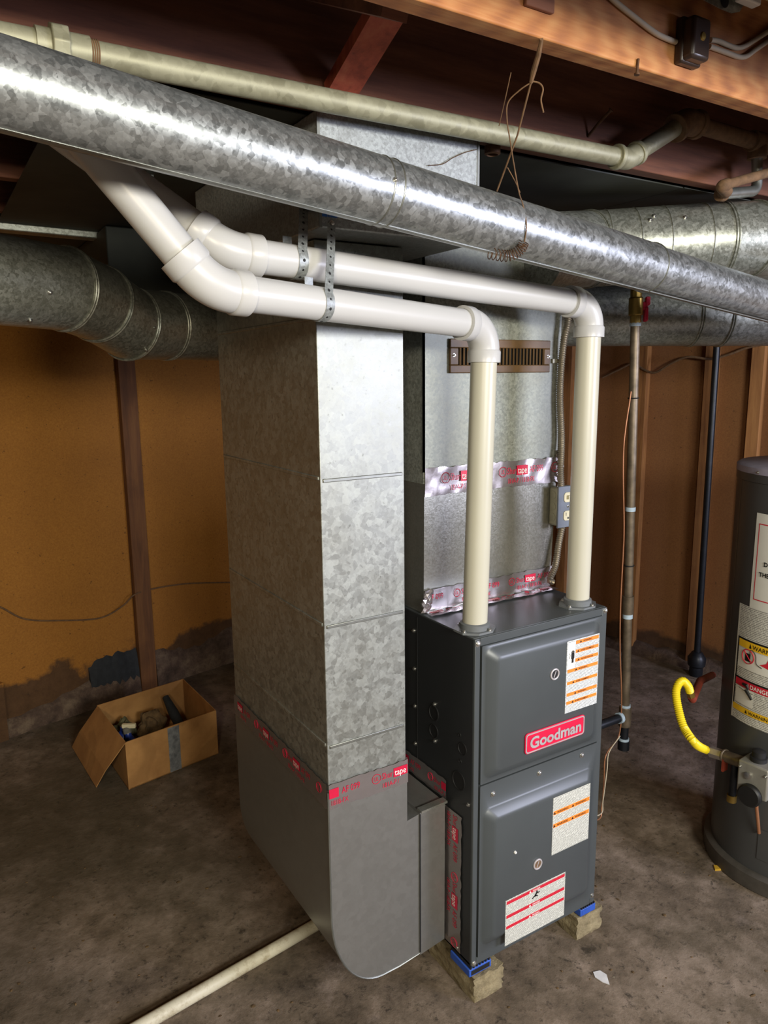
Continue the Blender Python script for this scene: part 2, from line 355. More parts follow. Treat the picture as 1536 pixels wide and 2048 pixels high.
# ceiling of boards on joists
ce = MB(); ce.prism([C0+V((0,0,ZC+0.02)), C0-BD*6.4+V((0,0,ZC+0.02)), C0-BD*6.4+RD*8.0+V((0,0,ZC+0.02)), C0+RD*8.0+V((0,0,ZC+0.02))], (0, 0, 0.1))
ceil = ce.build('ceiling', M['subfloor'], kind='structure')
def clipx(y):   # x range of the room at depth y
    t0 = (y-BP.y)/BD.y if False else None
    # right wall x at y ; left wall far away
    xr = RP.x+(RP.y-y)*SW/CW
    xb = BP.x+(y-BP.y)/SW*CW if y > 1.1 else -9
    return max(-3.4, xb+0.05 if y > 1.1 else -3.4), xr
for k in range(-9, 4):
    y0 = 0.0+0.406*k
    xl, xr = clipx(y0+0.04)
    if y0 > 1.1: xl = max(-3.4, BP.x+(y0+0.04-BP.y)/SW*CW+0.05)
    j = MB().box((xl, y0, ZJ), (xr-0.03, y0+0.04, ZC+0.019))
    if k == -1: j.build('joist', M['joist_light'], ceil, label='light orange sawn joist with cables stapled along it', bevel=0.003)
    else: j.build('joist', M['joist'], ceil, bevel=0.003)
# subfloor boards between the two nearest joists in view
for k in range(14):
    x = -1.7+k*0.19
    MB().box((x, -0.365, ZC), (x+0.184, -0.001, ZC+0.018)).build('subfloor_board', M['subfloor'], ceil)
# cross bridging
a = V((-0.335, -0.03, 2.10)); b = V((-0.335, -0.34, 2.235)); d = (b-a).normalized()
MB().obox((a+b)/2, d, (1,0,0), d.cross(V((1,0,0))), (b-a).length/2+0.02, 0.03, 0.011).build('bridging', M['bridge'], ceil, label='reddish diagonal bridging strut')
a = V((-0.40, -0.30, 2.10)); b = V((-0.40, -0.02, 2.235)); d = (b-a).normalized()
MB().obox((a+b)/2, d, (1,0,0), d.cross(V((1,0,0))), (b-a).length/2+0.0, 0.022, 0.011).build('bridging', M['joist'], ceil)
a = V((-1.25, 0.80, 2.09)); b = V((-1.25, 0.46, 2.235)); d = (b-a).normalized()
MB().obox((a+b)/2, d, (1,0,0), d.cross(V((1,0,0))), (b-a).length/2, 0.03, 0.011).build('bridging', M['studl'], ceil)
# small nailed plate on the light joist
pl = MB(); p = on(1080, 0, 'y', -0.409); pl.box((p.x-0.03, -0.414, p.z-0.014), (p.x+0.025, -0.4065, p.z+0.03)); pl.build('nailed_plate', M['joist'], ceil, bevel=0.002)
# sheet metal nailed under the joists behind the furnace
pan = thing('sheet_metal_panning', (0.5, 1.0, ZJ-0.004), 'dark sheet metal panning nailed under the ceiling joists', 'sheet metal')
for i, (x0, x1) in enumerate(((-0.78, -0.02), (0.0, 0.72), (0.726, 1.5), (1.506, 2.05))):
    y1 = 2.25 if x0 < 0 else 2.2
    MB().box((x0, 0.045, ZJ-0.005-0.001*(i%2)), (x1, y1, ZJ-0.003)).build('panel', M['sheet_dark'], pan)
xl_ = on(214, 500, 'y', 1.25).x
tk_ = thing('trunk_duct', (0.0, 1.5, 1.84), 'dark sheet metal trunk duct under the ceiling behind the white pipes', 'duct')
MB().box((xl_, 1.25, 1.84), (0.55, 1.75, ZJ-0.008)).build('trunk_body', M['sheet_dark'], tk_, bevel=0.004)
for q in (0.25, 0.6): MB().box((xl_+q, 1.244, 1.838), (xl_+q+0.025, 1.256, ZJ-0.009)).build('drive_cleat', M['sheet_dark'], tk_)
# walls
wb = MB(); slab(wb, BP, BD, BN, -3.4, 2.49, 0, ZC+0.02, 0.1, 0.02); WB = wb.build('wall_back', M['conc'], kind='structure')
def tb(px, py): return (onp(px, py, BP, BN)-BP).dot(BD)
ts = tb(250, 1000); te = tb(283, 1000); tl = tb(5, 1400)
for (t0, t1) in ((-3.3, tl-1.3), (tl-1.295, ts-0.62-0.003 if False else tl-0.01), (tl-0.005, ts+0.01), (te-0.01, te+1.2), (te+1.205, 2.46)):
    if t1 > t0: slab(MB(), BP, BD, BN, t0, t1, 0.005, 2.05, 0.015).build('wall_panel', M['fiber'], WB)
sb = MB(); slab(sb, BP, BD, -BN, ts, te, 0.0, 2.05, 0.032); sb.build('stud', M['studl'], WB, bevel=0.002)
sb = MB(); slab(sb, BP, BD, -BN, te+1.15, te+1.19, 0.0, 2.05, 0.035); sb.build('stud', M['studl'], WB, bevel=0.002)
pk = MB(); p = onp(3, 1480, BP-BN*0.03, BN); slab(pk, V((p.x, p.y, 0)), BD, -BN, -0.12, 0.025, 0.0, 0.27, 0.022); pk.build('wall_plank', M['fiber'], WB)
# concrete curb along the foot of the back wall
def ragged(P, d, n, t0, t1, zf, th, k=26):
    mb = MB(); L = []
    for i in range(k+1):
        tt = t0+(t1-t0)*i/k; zt_ = zf(i/k)+random.uniform(-0.012, 0.012); a = P+d*tt; q = th*random.uniform(0.75, 1.2)
        L.append([mb.bm.verts.new(x) for x in (a, a+n*q*1.2, a+n*q+V((0, 0, zt_*0.55)), a+n*q*0.5+V((0, 0, zt_*0.9)), a+V((0, 0, zt_)))])
    for a, b in zip(L, L[1:]):
        for q in range(5): mb.bm.faces.new((a[q], a[(q+1)%5], b[(q+1)%5], b[q]))
    mb.bm.faces.new(L[0]); mb.bm.faces.new(L[-1][::-1]); return mb
t = NT('crumbling_concrete'); a = t.noise(9, 8, 0.75); t.bump(a, 0.7, 0.015); M['crumble'] = t.done(t.ramp(a, [(0.3, lin('#2c221b')), (0.5, lin('#55443a')), (0.68, lin('#7b6a58'))]), 0.95)
ragged(BP, BD, -BN, tl-0.6, ts-0.005, lambda f: 0.11+0.03*math.sin(f*9), 0.03).build('concrete_curb', M['crumble'], WB)
ragged(BP, BD, -BN, tb(182, 1400), ts-0.004, lambda f: 0.24-0.03*(1-f)**3, 0.022, 16).build('dark_base_patch', M['darkthing'], WB)
ragged(BP, BD, -BN, te+0.004, te+0.8, lambda f: 0.2-0.05*math.sin(f*5), 0.03).build('concrete_curb', M['crumble'], WB)
wr = MB(); slab(wr, corner, RD, RN, -0.02, 7.6, 0, ZC+0.02, 0.1, 0.02); WR = wr.build('wall_right', M['conc'], kind='structure')
def tr(px, py): return (onp(px, py, RP, RN)-corner).dot(RD)
T1, T2, T3 = tr(1288, 800), tr(1424, 800), tr(1516, 800)
st_t = [T1-0.9, T1-0.45, T1, T2, T3, T3+(T3-T2), T3+2*(T3-T2)]
for i, tt in enumerate(st_t):
    if tt < 0.05: continue
    s_ = MB(); slab(s_, corner, RD, -RN, tt-0.03, tt+0.03, 0.0, 2.05, 0.05); s_.build('stud', M['stud'], WR, bevel=0.002)
edges = [0.0]+[t_ for t_ in st_t if t_ > 0.05]+[4.2]
for t0, t1 in zip(edges, edges[1:]): slab(MB(), corner, RD, RN, t0+0.002, t1-0.002, 0.005, 2.05, 0.015).build('wall_panel', M['ply'], WR)
ragged(corner, RD, -RN, 0.05, 3.6, lambda f: 0.06, 0.055, 60).build('concrete_curb', M['crumble'], WR)
wl = MB(); slab(wl, corner-BD*5.7, RD, -RN, -0.3, 7.6, 0, ZC+0.02, 0.1); wl.build('wall_left', M['conc'], kind='structure')
wf = MB(); slab(wf, corner-BD*5.8+RD*7.2, BD, -BN, -0.1, 6.0, 0, ZC+0.02, 0.1); wf.build('wall_front', M['conc'], kind='structure')

# ------------------------------------------------------------------ shared builders
def screw(parent, p, n, r=0.006, mat='screw', name='screw'):
    return MB().lathe(V(p)-V(n).normalized()*0.002, n, [(r*1.3, 0), (r*1.3, 0.003), (r*0.8, 0.0032), (r*0.8, 0.0065), (r*0.5, 0.0075)], 10).build(name, M[mat], parent)
def tape(parent, o, xd, yd, L, W, shift=0.0, crumple=0.0012):
    o = V(o); xd = V(xd).normalized(); yd = V(yd).normalized(); n = xd.cross(yd); mb = MB(); nu = max(6, int(L/0.012)); nv = 4
    G = [[mb.bm.verts.new(o+xd*(L*i/nu)+yd*(W*j/nv+(random.uniform(-1, 1)*0.002 if j in (0, nv) else 0))+n*(0.0012+random.random()*crumple)) for j in range(nv+1)] for i in range(nu+1)]
    for i in range(nu):
        for j in range(nv): mb.bm.faces.new((G[i][j], G[i+1][j], G[i+1][j+1], G[i][j+1]))
    tp = mb.build('foil_tape', M['foil'], parent, norm=False, smooth=60)
    off = n*(0.0016+crumple); h = W*0.27; u = -shift; P = 0.19; v1 = W*0.5; v2 = W*0.14
    def vis(a, b): return a >= 0.001 and b <= L-0.001
    def pr_(mb, m='tapered', nm='tape_print'): mb.build(nm, M[m], tp, smooth=0, norm=False)
    while u < L:
        if vis(u, u+0.024):
            r_ = MB(); r_.ring(o+xd*(u+0.012)+yd*(v1+h*0.4)+off, n, W*0.19, 0.0008, 20, 4); addtext(r_, 'UL', o+xd*(u+0.006)+yd*(v1+h*0.1)+off, xd, yd, h*0.62, 0.012); pr_(r_, nm='approval_mark')
        if vis(u+0.028, u+0.058): pr_(addtext(MB(), 'Shur', o+xd*(u+0.028)+yd*v1+off, xd, yd, h, 0.03))
        a, b = max(0, u+0.060), min(L, u+0.100)
        if b-a > 0.008:
            r_ = MB(); r_.poly([o+xd*a+yd*(v1-h*0.25)+off*0.97, o+xd*b+yd*(v1-h*0.25)+off*0.97, o+xd*b+yd*(v1+h*1.15)+off*0.97, o+xd*a+yd*(v1+h*1.15)+off*0.97]); pr_(r_, nm='red_block')
        if vis(u+0.062, u+0.096): pr_(addtext(MB(), 'tape', o+xd*(u+0.063)+yd*v1+off*1.15, xd, yd, h, 0.032), 'white')
        if vis(u+0.108, u+0.158): pr_(addtext(MB(), 'AF 099', o+xd*(u+0.108)+yd*v1+off, xd, yd, h, 0.048))
        if vis(u+0.03, u+0.078): pr_(addtext(MB(), '181A-P /', o+xd*(u+0.03)+yd*v2+off, xd, yd, h*0.75, 0.046))
        if vis(u+0.08, u+0.126): pr_(addtext(MB(), '181B-FX', o+xd*(u+0.081)+yd*v2+off, xd, yd, h*0.75, 0.044))
        u += P
    return tp
def knock(parent, p, n, R, mat='furn_dark', name='knockout'):
    x, y = perp(V(n)); k = MB().lathe(p, n, [(R, 0), (R, 0.0015), (R*0.9, 0.002), (R*0.86, 0.0005)], 24); return k.build(name, M[mat], parent)

# ------------------------------------------------------------------ furnace
H0 = 0.101; HT = 0.977; FWD = 0.4445; FDEP = 0.72
fz = thing('furnace', (FWD/2, FDEP/2, H0), 'dark grey gas furnace with a red badge standing on concrete bricks', 'furnace')
MB().box((0.004, 0.004, H0+0.004), (FWD-0.004, FDEP, HT-0.004)).build('inner_casing', M['furn_dark'], fz)
MB().box((0, 0.0, H0), (0.006, FDEP, HT-0.003)).build('side_panel', M['furn_shaded'], fz, bevel=0.0015)
MB().box((FWD-0.006, 0.0, H0), (FWD, FDEP, HT-0.003)).build('side_panel', M['furn_shaded'], fz, bevel=0.0015)
MB().box((0, 0, HT-0.004), (FWD, FDEP, HT)).build('top_panel', M['furn'], fz, bevel=0.001)
MB().box((0, 0, H0), (FWD, FDEP, H0+0.006)).build('base_panel', M['furn_dark'], fz)
MB().box((0.0, -0.006, H0), (0.016, 0.004, HT-0.001)).build('front_flange', M['furn'], fz, bevel=0.002)
MB().box((FWD-0.018, -0.006, H0), (FWD, 0.004, HT-0.001)).build('front_flange', M['furn'], fz, bevel=0.002)
MB().box((0.016, -0.006, HT-0.02), (FWD-0.018, 0.004, HT-0.001)).build('front_flange', M['furn'], fz, bevel=0.001)
MB().box((0.016, -0.006, H0), (FWD-0.018, 0.004, H0+0.02)).build('front_flange', M['furn'], fz, bevel=0.001)
def door(name, x0, x1, z0, z1, ex0, ex1, ez0, ez1, label):
    mb = MB(); yb, yf, ye = 0.003, -0.010, -0.029; r = 0.022
    def rr(a, b, c, d, y, rad, n=5):
        out = []
        for cx, cz, s0 in ((b-rad, c+rad, -90), (b-rad, d-rad, 0), (a+rad, d-rad, 90), (a+rad, c+rad, 180)):
            for i in range(n+1):
                an = math.radians(s0+90*i/n); out.append(V((cx+rad*math.cos(an), y, cz+rad*math.sin(an))))
        return out
    L = [rr(x0, x1, z0, z1, yb, 0.003), rr(x0, x1, z0, z1, yf, 0.003), rr(ex0, ex1, ez0, ez1, yf, r),
         rr(ex0+0.004, ex1-0.004, ez0+0.004, ez1-0.004, yf-0.004, r), rr(ex0+0.024, ex1-0.024, ez0+0.022, ez1-0.022, ye+0.003, r*0.7), rr(ex0+0.030, ex1-0.030, ez0+0.028, ez1-0.028, ye, r*0.6)]
    R = [[mb.bm.verts.new(p) for p in l] for l in L]; N = len(R[0])
    for a, b in zip(R, R[1:]):
        for i in range(N): mb.bm.faces.new((a[i], a[(i+1)%N], b[(i+1)%N], b[i]))
    mb.bm.faces.new(R[-1]); mb.bm.faces.new(R[0][::-1])
    return mb.build(name, M['furn'], fz, label=label, smooth=50)
du = door('upper_door', 0.018, 0.4265, 0.602, 0.957, 0.024, 0.412, 0.612, 0.952, 'upper embossed door with red badge')
dl = door('lower_door', 0.018, 0.4265, 0.122, 0.598, 0.024, 0.412, 0.150, 0.535, 'lower embossed door with two labels')
YE = -0.029
def sight(z, x, mat):
    g = MB().ring((x, YE-0.001, z), (0, 1, 0), 0.013, 0.0025, 24, 8).build('sight_glass', M['chrome'], fz)
    MB().lathe((x, YE-0.0006, z), (0, -1, 0), [(0.012, 0), (0.011, 0.0008)], 20).build('pane', M[mat], g)
    MB().obox((x, YE-0.0018, z), (0.4, 0, 1), (0, 1, 0), (1, 0, -0.4), 0.009, 0.0004, 0.0012).build('vane', M['chrome'], g)
sight(0.845, 0.236, 'black'); sight(0.331, 0.197, 'rustpipe')
# badge
bd = thing  # placeholder name not used further
def rrect(x0, x1, z0, z1, y, rad, n=6):
    out = []
    for cx, cz, s0 in ((x1-rad, z0+rad, -90), (x1-rad, z1-rad, 0), (x0+rad, z1-rad, 90), (x0+rad, z0+rad, 180)):
        for i in range(n+1):
            an = math.radians(s0+90*i/n); out.append(V((cx+rad*math.cos(an), y, cz+rad*math.sin(an))))
    return out
bx0, bx1, bz0, bz1 = 0.140, 0.347, 0.655, 0.710
B = MB().prism(rrect(bx0, bx1, bz0, bz1, YE, 0.009), (0, -0.004, 0)).build('badge', M['red'], fz, label='red badge with silver lettering', bevel=0.001)
rim = MB(); o_ = rrect(bx0+0.002, bx1-0.002, bz0+0.002, bz1-0.002, YE-0.0038, 0.008); i_ = rrect(bx0+0.005, bx1-0.005, bz0+0.005, bz1-0.005, YE-0.0038, 0.006)
N = len(o_)
for i in range(N):
    j = (i+1) % N; rim.hexa([o_[i], o_[j], i_[j], i_[i], o_[i]+V((0,-0.001,0)), o_[j]+V((0,-0.001,0)), i_[j]+V((0,-0.001,0)), i_[i]+V((0,-0.001,0))])
rim.build('badge_rim', M['chrome'], B, smooth=0)
lt = MB(); addtext(lt, 'Goodman', (0.155, YE-0.0052, 0.668), (1, 0, 0), (0, 0, 1), 0.030, 0.178, 0.03)
lt.build('badge_lettering', M['chrome'], B, smooth=0, norm=False)
# labels on the doors
def flabel(name, x0, x1, z0, z1, mat, label):
    return MB().box((x0, YE-0.0010, z0), (x1, YE+0.0001, z1)).build(name, M[mat], fz, label=label, smooth=0)
def stripe(par, x0, x1, z0, z1, mat, text=None, tmat='ink', tx=None, name='stripe'):
    s_ = MB().box((x0, YE-0.0016, z0), (x1, YE-0.0009, z1)).build(name, M[mat], par, smooth=0)
    if text:
        tb_ = MB(); h = (z1-z0)*0.55; cx = tx if tx else (x0+x1)/2; addtext(tb_, text, (cx, YE-0.002, z0+(z1-z0)*0.24), (1,0,0), (0,0,1), h, None, 0.01, True)
        ww = h*1.1; xx = cx-max(v.co.x for v in textmesh(text, 0.01).vertices)*h/0.72/2-0.009
        tb_.poly([(xx-0.004, YE-0.002, z0+(z1-z0)*0.2), (xx+0.004, YE-0.002, z0+(z1-z0)*0.2), (xx, YE-0.002, z0+(z1-z0)*0.85)])
        tb_.build('heading', M[tmat], par, smooth=0, norm=False)
la = flabel('warning_label', 0.276, 0.392, 0.728, 0.922, 'label', 'white label with orange stripes')
z = 0.917
for i, (za, xx) in enumerate(((0.9095, 0.307), (0.8855, 0.307), (0.862, 0.307), (0.837, 0.280), (0.8045, 0.280), (0.7735, 0.280), (0.751, 0.280))):
    stripe(la, xx, 0.389, za, za+0.0085, 'orange', ('WARNING', 'AVERTISSEMENT', 'ADVERTENCIA', 'WARNING', 'AVERTISSEMENT', 'WARNING', 'AVERTISSEMENT')[i])
MB().box((0.2795, YE-0.0014, 0.848), (0.305, YE-0.0009, 0.917)).build('pictogram_field', M['white'], la, smooth=0)
pg = MB(); pg.prism(rrect(0.291, 0.302, 0.872, 0.888, YE-0.0014, 0.003), (0, -0.0005, 0))
for q in range(4): pg.box((0.2915+q*0.0027, YE-0.0019, 0.887), (0.2935+q*0.0027, YE-0.0014, 0.896-abs(q-1.5)*0.002))
pg.box((0.293, YE-0.0019, 0.862), (0.300, YE-0.0014, 0.873)); pg.tube([(0.283, YE-0.0016, 0.889), (0.286, YE-0.0016, 0.887), (0.287, YE-0.0016, 0.882), (0.2845, YE-0.0016, 0.877), (0.287, YE-0.0016, 0.874)], 0.0006, 6)
pg.build('hand_pictogram', M['ink'], la)
lb = flabel('warning_label', 0.246, 0.408-0.026, 0.337, 0.502, 'label_o', 'cream label with two orange double stripes')
for zz in (0.452, 0.4155):
    for xa, xb in ((0.248, 0.3135), (0.3145, 0.380)): stripe(lb, xa, xb, zz, zz+0.011, 'orange', 'WARNING')
lc = flabel('warning_label', 0.090, 0.300, 0.137, 0.268, 'label_o', 'cream label with three red stripes')
for zz, tx_ in ((0.2555, 'DANGER'), (0.2155, 'DANGER'), (0.1845, 'PELIGRO')): stripe(lc, 0.093, 0.297, zz, zz+0.0085, 'redp', tx_, 'white')
pg = MB(); pg.lathe((0.197, YE-0.0012, 0.2515), (0, -1, 0), [(0.003, 0), (0.003, 0.0006)], 12)
pg.obox((0.193, YE-0.0015, 0.2445), (0.8, 0, 1), (0, 1, 0), (1, 0, -0.8), 0.0055, 0.0003, 0.0026); pg.obox((0.201, YE-0.0015, 0.2475), (1, 0, 0.2), (0, 1, 0), (0.2, 0, -1), 0.006, 0.0003, 0.0012)
pg.obox((0.186, YE-0.0015, 0.2395), (1, 0, 0.5), (0, 1, 0), (-0.5, 0, 1), 0.006, 0.0003, 0.0014); pg.obox((0.196, YE-0.0015, 0.2395), (1, 0, -0.3), (0, 1, 0), (0.3, 0, 1), 0.005, 0.0003, 0.0014)
pg.build('falling_figure_pictogram', M['ink'], lc)
for (x, z_, y) in ((0.008, 0.964, -0.006), (FWD-0.008, 0.968, -0.006), (0.366, 0.578, -0.010), (0.212, 0.574, -0.010), (0.058, 0.566, -0.010), (0.008, 0.108, -0.006), (FWD-0.01, 0.125, -0.006)): screw(fz, (x, y, z_), (0, -1, 0))
MB().lathe((0.118, YE, 0.395), (0, -1, 0), [(0.004, 0), (0.003, 0.004), (0.001, 0.005)], 8).build('clip', M['white'], fz)
for (y, z_) in ((0.249, 0.923), (0.246, 0.818), (0.244, 0.713), (0.242, 0.606), (0.155, 0.753), (0.153, 0.652)): screw(fz, (0, y, z_), (-1, 0, 0), 0.005)
for (y, z_, R) in ((0.158, 0.728, 0.021), (0.158, 0.678, 0.019), (0.038, 0.682, 0.017), (0.052, 0.590, 0.026), (0.049, 0.714, 0.005), (0.046, 0.645, 0.005)): knock(fz, (0, y, z_), (-1, 0, 0), R)
MB().box((-0.0012, 0.232, 0.52), (0.0, 0.2345, 0.965)).build('side_seam', M['furn_dark'], fz)
screw(fz, (0, 0.012, 0.545), (-1, 0, 0), 0.004); screw(fz, (0, 0.05, 0.118), (-1, 0, 0), 0.006)
# things on the right side of the cabinet
MB().lathe((FWD, 0.10, 0.70), (1, 0, 0), [(0.016, 0), (0.02, 0.004), (0.017, 0.008), (0.02, 0.012), (0.017, 0.016), (0.019, 0.02), (0.012, 0.024)], 20).build('cable_grommet', M['ivory'], fz)
MB().lathe((FWD, 0.12, 0.27), (1, 0, 0), [(0.026, 0), (0.026, 0.012), (0.02, 0.016)], 20).build('drain_cap', M['white'], fz)
# top flanges
def flange(x, y, rad):
    f = MB(); n = 8; pts = []
    for i in range(n): an = math.pi/8+2*math.pi*i/n; pts.append(V((x+0.052*math.cos(an)*1.05, y+0.047*math.sin(an), HT)))
    f.prism(pts, (0, 0, 0.005)); f.lathe((x, y, HT), (0, 0, 1), [(rad+0.006, 0.004), (rad+0.006, 0.018), (rad+0.001, 0.021)], 28, False)
    o = f.build('pipe_flange', M['grey_plastic'], fz)
    for an in (0.35, 1.9, 3.5, 5.05): screw(o, (x+0.046*math.cos(an), y+0.04*math.sin(an), HT+0.005), (0, 0, 1), 0.005)
N1 = V((0.043, 0.050, HT)); N2 = V((0.392, 0.050, HT)); PR = 0.0302
flange(N1.x, N1.y, PR); flange(N2.x, N2.y, PR)
# ------------------------------------------------------------------ bricks and pads under the furnace
def brick(name, c, hx, hy, h, label, rz):
    mb = MB(); bmesh.ops.create_cube(mb.bm, size=1); bmesh.ops.subdivide_edges(mb.bm, edges=mb.bm.edges[:], cuts=7, use_grid_fill=True)
    R = Matrix.Rotation(rz, 3, 'Z')
    for v in mb.bm.verts:
        q = V((v.co.x*2*hx, v.co.y*2*hy, (v.co.z+0.5)*h)); e = sum(abs(v.co[i]) > 0.49 for i in range(3))
        jit = 0.0 if v.co.z < -0.49 else 0.0035
        q += V([random.uniform(-1, 1)*jit for _ in range(3)])
        if e >= 2: q -= V((q.x, q.y, 0))*0.03*random.random()
        q.z = min(max(q.z, 0.0), h); v.co = R@q+V(c)
    mb.build(name, M['block'], label=label, cat='brick', smooth=60)
brick('concrete_brick', (0.052, 0.083, 0), 0.048, 0.10, 0.072, 'rough tan concrete brick under the furnace corner beside the duct boot', 0.0)
brick('concrete_brick', (0.432, 0.095, 0), 0.05, 0.10, 0.072, 'rough tan concrete brick under the furnace corner towards the water heater', 0.0)
def pad(x0, x1, label, lettered):
    t_ = thing('anti_vibration_pad', ((x0+x1)/2, 0.03, 0.0722), label, 'pad')
    MB().box((x0, -0.006, 0.0722), (x1, 0.075, 0.094)).build('rubber_block', M['blue'], t_, bevel=0.002)
    for i in range(7):
        xx = x0+0.004+i*(x1-x0-0.008)/6.5
        MB().box((xx, -0.006, 0.094), (xx+0.004, 0.075, 0.1008)).build('ridge', M['black'], t_)
    MB().box((x0+0.006, -0.0066, 0.0765), (x1-0.006, -0.006, 0.089)).build('recess', M['black'] if lettered else M['blue'], t_)
pad(-0.006, 0.066, 'blue ribbed rubber pad on the brick beside the duct boot', True)
pad(0.392, 0.452, 'blue ribbed rubber pad on the brick towards the water heater', False)

# ------------------------------------------------------------------ return duct with boot
RX0, RX1, RY0, RY1 = -0.339, -0.126, 0.10, 0.69
rd = thing('return_duct', (-0.23, 0.4, 0.098), 'tall rectangular galvanized return duct with a rounded boot at its foot', 'duct')
body = MB(); zt = 1.853; zb = 0.635
body.box((RX0, RY0, zb), (RX1, RY1, zt)); body.build('duct_riser', M['galv_old'], rd, bevel=0.0015)
for zz in (0.7545, 1.04, 1.365):
    MB().obox(((RX0+RX1)/2, RY0-0.0005, zz), (1, 0, 0), (0, 1, 0), (0, 0, 1), (RX1-RX0)/2-0.006, 0.0022, 0.004).build('stiffening_bead', M['bead'], rd, bevel=0.0015)
    MB().obox((RX0-0.0005, (RY0+RY1)/2, zz+0.005), (0, 1, 0), (1, 0, 0), (0, 0, 1), (RY1-RY0)/2-0.006, 0.0022, 0.004).build('stiffening_bead', M['galv_old'], rd, bevel=0.0015)
MB().obox((RX0-0.0005, (RY0+RY1)/2, 1.70), (0, 1, 0), (1, 0, 0), (0, 0, 1), (RY1-RY0)/2-0.006, 0.002, 0.004).build('stiffening_bead', M['galv_old'], rd, bevel=0.0015)
pr = [V((RX0-0.002, RY0-0.002, 0.645))]
for i in range(15):
    an = math.pi+math.pi/2*i/14; pr.append(V((-0.2+0.141*math.cos(an), RY0-0.002, 0.32+0.222*math.sin(an))))
pr += [V((-0.15, RY0-0.002, 0.099)), V((-0.084, RY0-0.002, 0.108)), V((-0.084, RY0-0.002, 0.505)), V((-0.124, RY0-0.002, 0.498)), V((-0.124, RY0-0.002, 0.645))]
MB().prism(pr, (0, RY1-RY0+0.004, 0)).build('boot', M['galv_new'], rd, smooth=30, label='smooth new galvanized boot with a rounded heel')
edge = MB(); edge.tube([p+V((0, 0, 0)) for p in pr[:19]], 0.0025, 6); edge.build('boot_edge', M['bead'], rd)
cl = [V((-0.088, RY0-0.005, 0.104)), V((-0.010, RY0-0.005, 0.116)), V((-0.010, RY0-0.005, 0.512)), V((-0.088, RY0-0.005, 0.512))]
MB().prism(cl, (0, RY1-RY0+0.008, 0)).build('boot_collar', M['galv_new'], rd)
MB().box((-0.0885, RY0-0.0062, 0.112), (-0.086, RY0-0.004, 0.505)).build('collar_seam', M['furn_dark'], rd)
MB().obox((-0.049, RY0-0.004, 0.516), (1, 0, 0.03), (0, 1, 0), (0, 0, 1), 0.040, 0.010, 0.003).build('folded_lip', M['galv_shiny'], rd)
tape(rd, (RX0-0.001, RY0-0.003, 0.603), (1, 0, 0), (0, 0, 1), RX1-RX0+0.004, 0.062, 0.075)
tape(rd, (RX0-0.003, RY1, 0.603), (0, -1, 0), (0, 0, 1), RY1-RY0, 0.062, 0.03)
tape(rd, (-0.0015, RY0+0.002, 0.498), (0, 0, -1), (0, -1, 0), 0.388, 0.066, 0.02)
tape(rd, (-0.0015, RY1, 0.513), (0, -1, 0), (0, 0, 1), RY1-RY0, 0.055, 0.06)
# ------------------------------------------------------------------ return box at the ceiling
rb = thing('return_box', (-0.19, 0.3, 1.855), 'galvanized rectangular duct box hung under the joists with blue stencil letters', 'duct')
MB().box((-0.377, 0.0, 1.856), (-0.002, 0.70, ZJ-0.006)).build('box_body', M['galv_box'], rb, bevel=0.003)
MB().prism([V((-0.33, -0.0016, ZJ-0.008)), V((-0.035, -0.0016, ZJ-0.008)), V((-0.055, -0.0016, ZJ+0.024)), V((-0.33, -0.0016, ZJ+0.024))], (0, 0.0012, 0)).build('nailing_flange', M['galv_box'], rb)
MB().box((-0.378, -0.0015, 1.856), (-0.372, 0.001, ZJ-0.008)).build('corner_seam', M['bead'], rb)
MB().box((-0.006, -0.0015, 1.856), (-0.0005, 0.001, ZJ-0.008)).build('corner_seam', M['bead'], rb)
bl_ = MB(); p = on(674, 402, 'y', -0.001); addtext(bl_, 'TIT', (p.x, -0.001, p.z), (-1, 0, 0), (0, 0, -1), 0.031, 0.036, 0.02); 
for v in bl_.bm.verts: v.co.z += 0.0
bl_.build('stencil_letters', M['blue_print'], rb, smooth=0, norm=False)
# ------------------------------------------------------------------ supply plenum
PY = 0.215
sp = thing('supply_plenum', (0.24, 0.45, HT), 'dusty galvanized supply plenum above the furnace with a brown register', 'duct')
MB().box((0.008, PY, 1.315), (0.468, 0.70, 1.935)).build('upper_plenum', M['galv_dust'], sp, bevel=0.002)
ld = MB(); a0 = [(0.008, PY, HT+0.0005), (0.452, PY, HT+0.0005), (0.452, 0.70, HT+0.0005), (0.008, 0.70, HT+0.0005)]; a1 = [(0.010, PY, 1.315), (0.466, PY, 1.315), (0.466, 0.70, 1.315), (0.010, 0.70, 1.315)]
v0 = [ld.bm.verts.new(p) for p in a0]; v1 = [ld.bm.verts.new(p) for p in a1]
cxv = ld.bm.verts.new((0.245, PY-0.006, 1.155))      # cross-broken front sheet
for i in (1, 2, 3): j = (i+1) % 4; ld.bm.faces.new((v0[i], v0[j], v1[j], v1[i]))
for q in ((v0[0], v0[1]), (v0[1], v1[1]), (v1[1], v1[0]), (v1[0], v0[0])): ld.bm.faces.new((q[0], q[1], cxv))
ld.bm.faces.new(v0[::-1]); ld.bm.faces.new(v1); ld.build('transition', M['galv_shiny'], sp, smooth=3, label='shiny cross-broken sheet metal transition')
tape(sp, (0.008, PY-0.003, 1.285), (1, 0, 0), (0, 0, 1), 0.464, 0.07, 0.14, 0.005)
tape(sp, (0.008, PY-0.003, 0.985), (1, 0, 0), (0, 0, 1), 0.446, 0.055, 0.10, 0.004)
tape(sp, (0.008, PY-0.036, HT+0.0012), (1, 0, 0), (0, 1, 0.0), 0.444, 0.034, 0.05, 0.003)
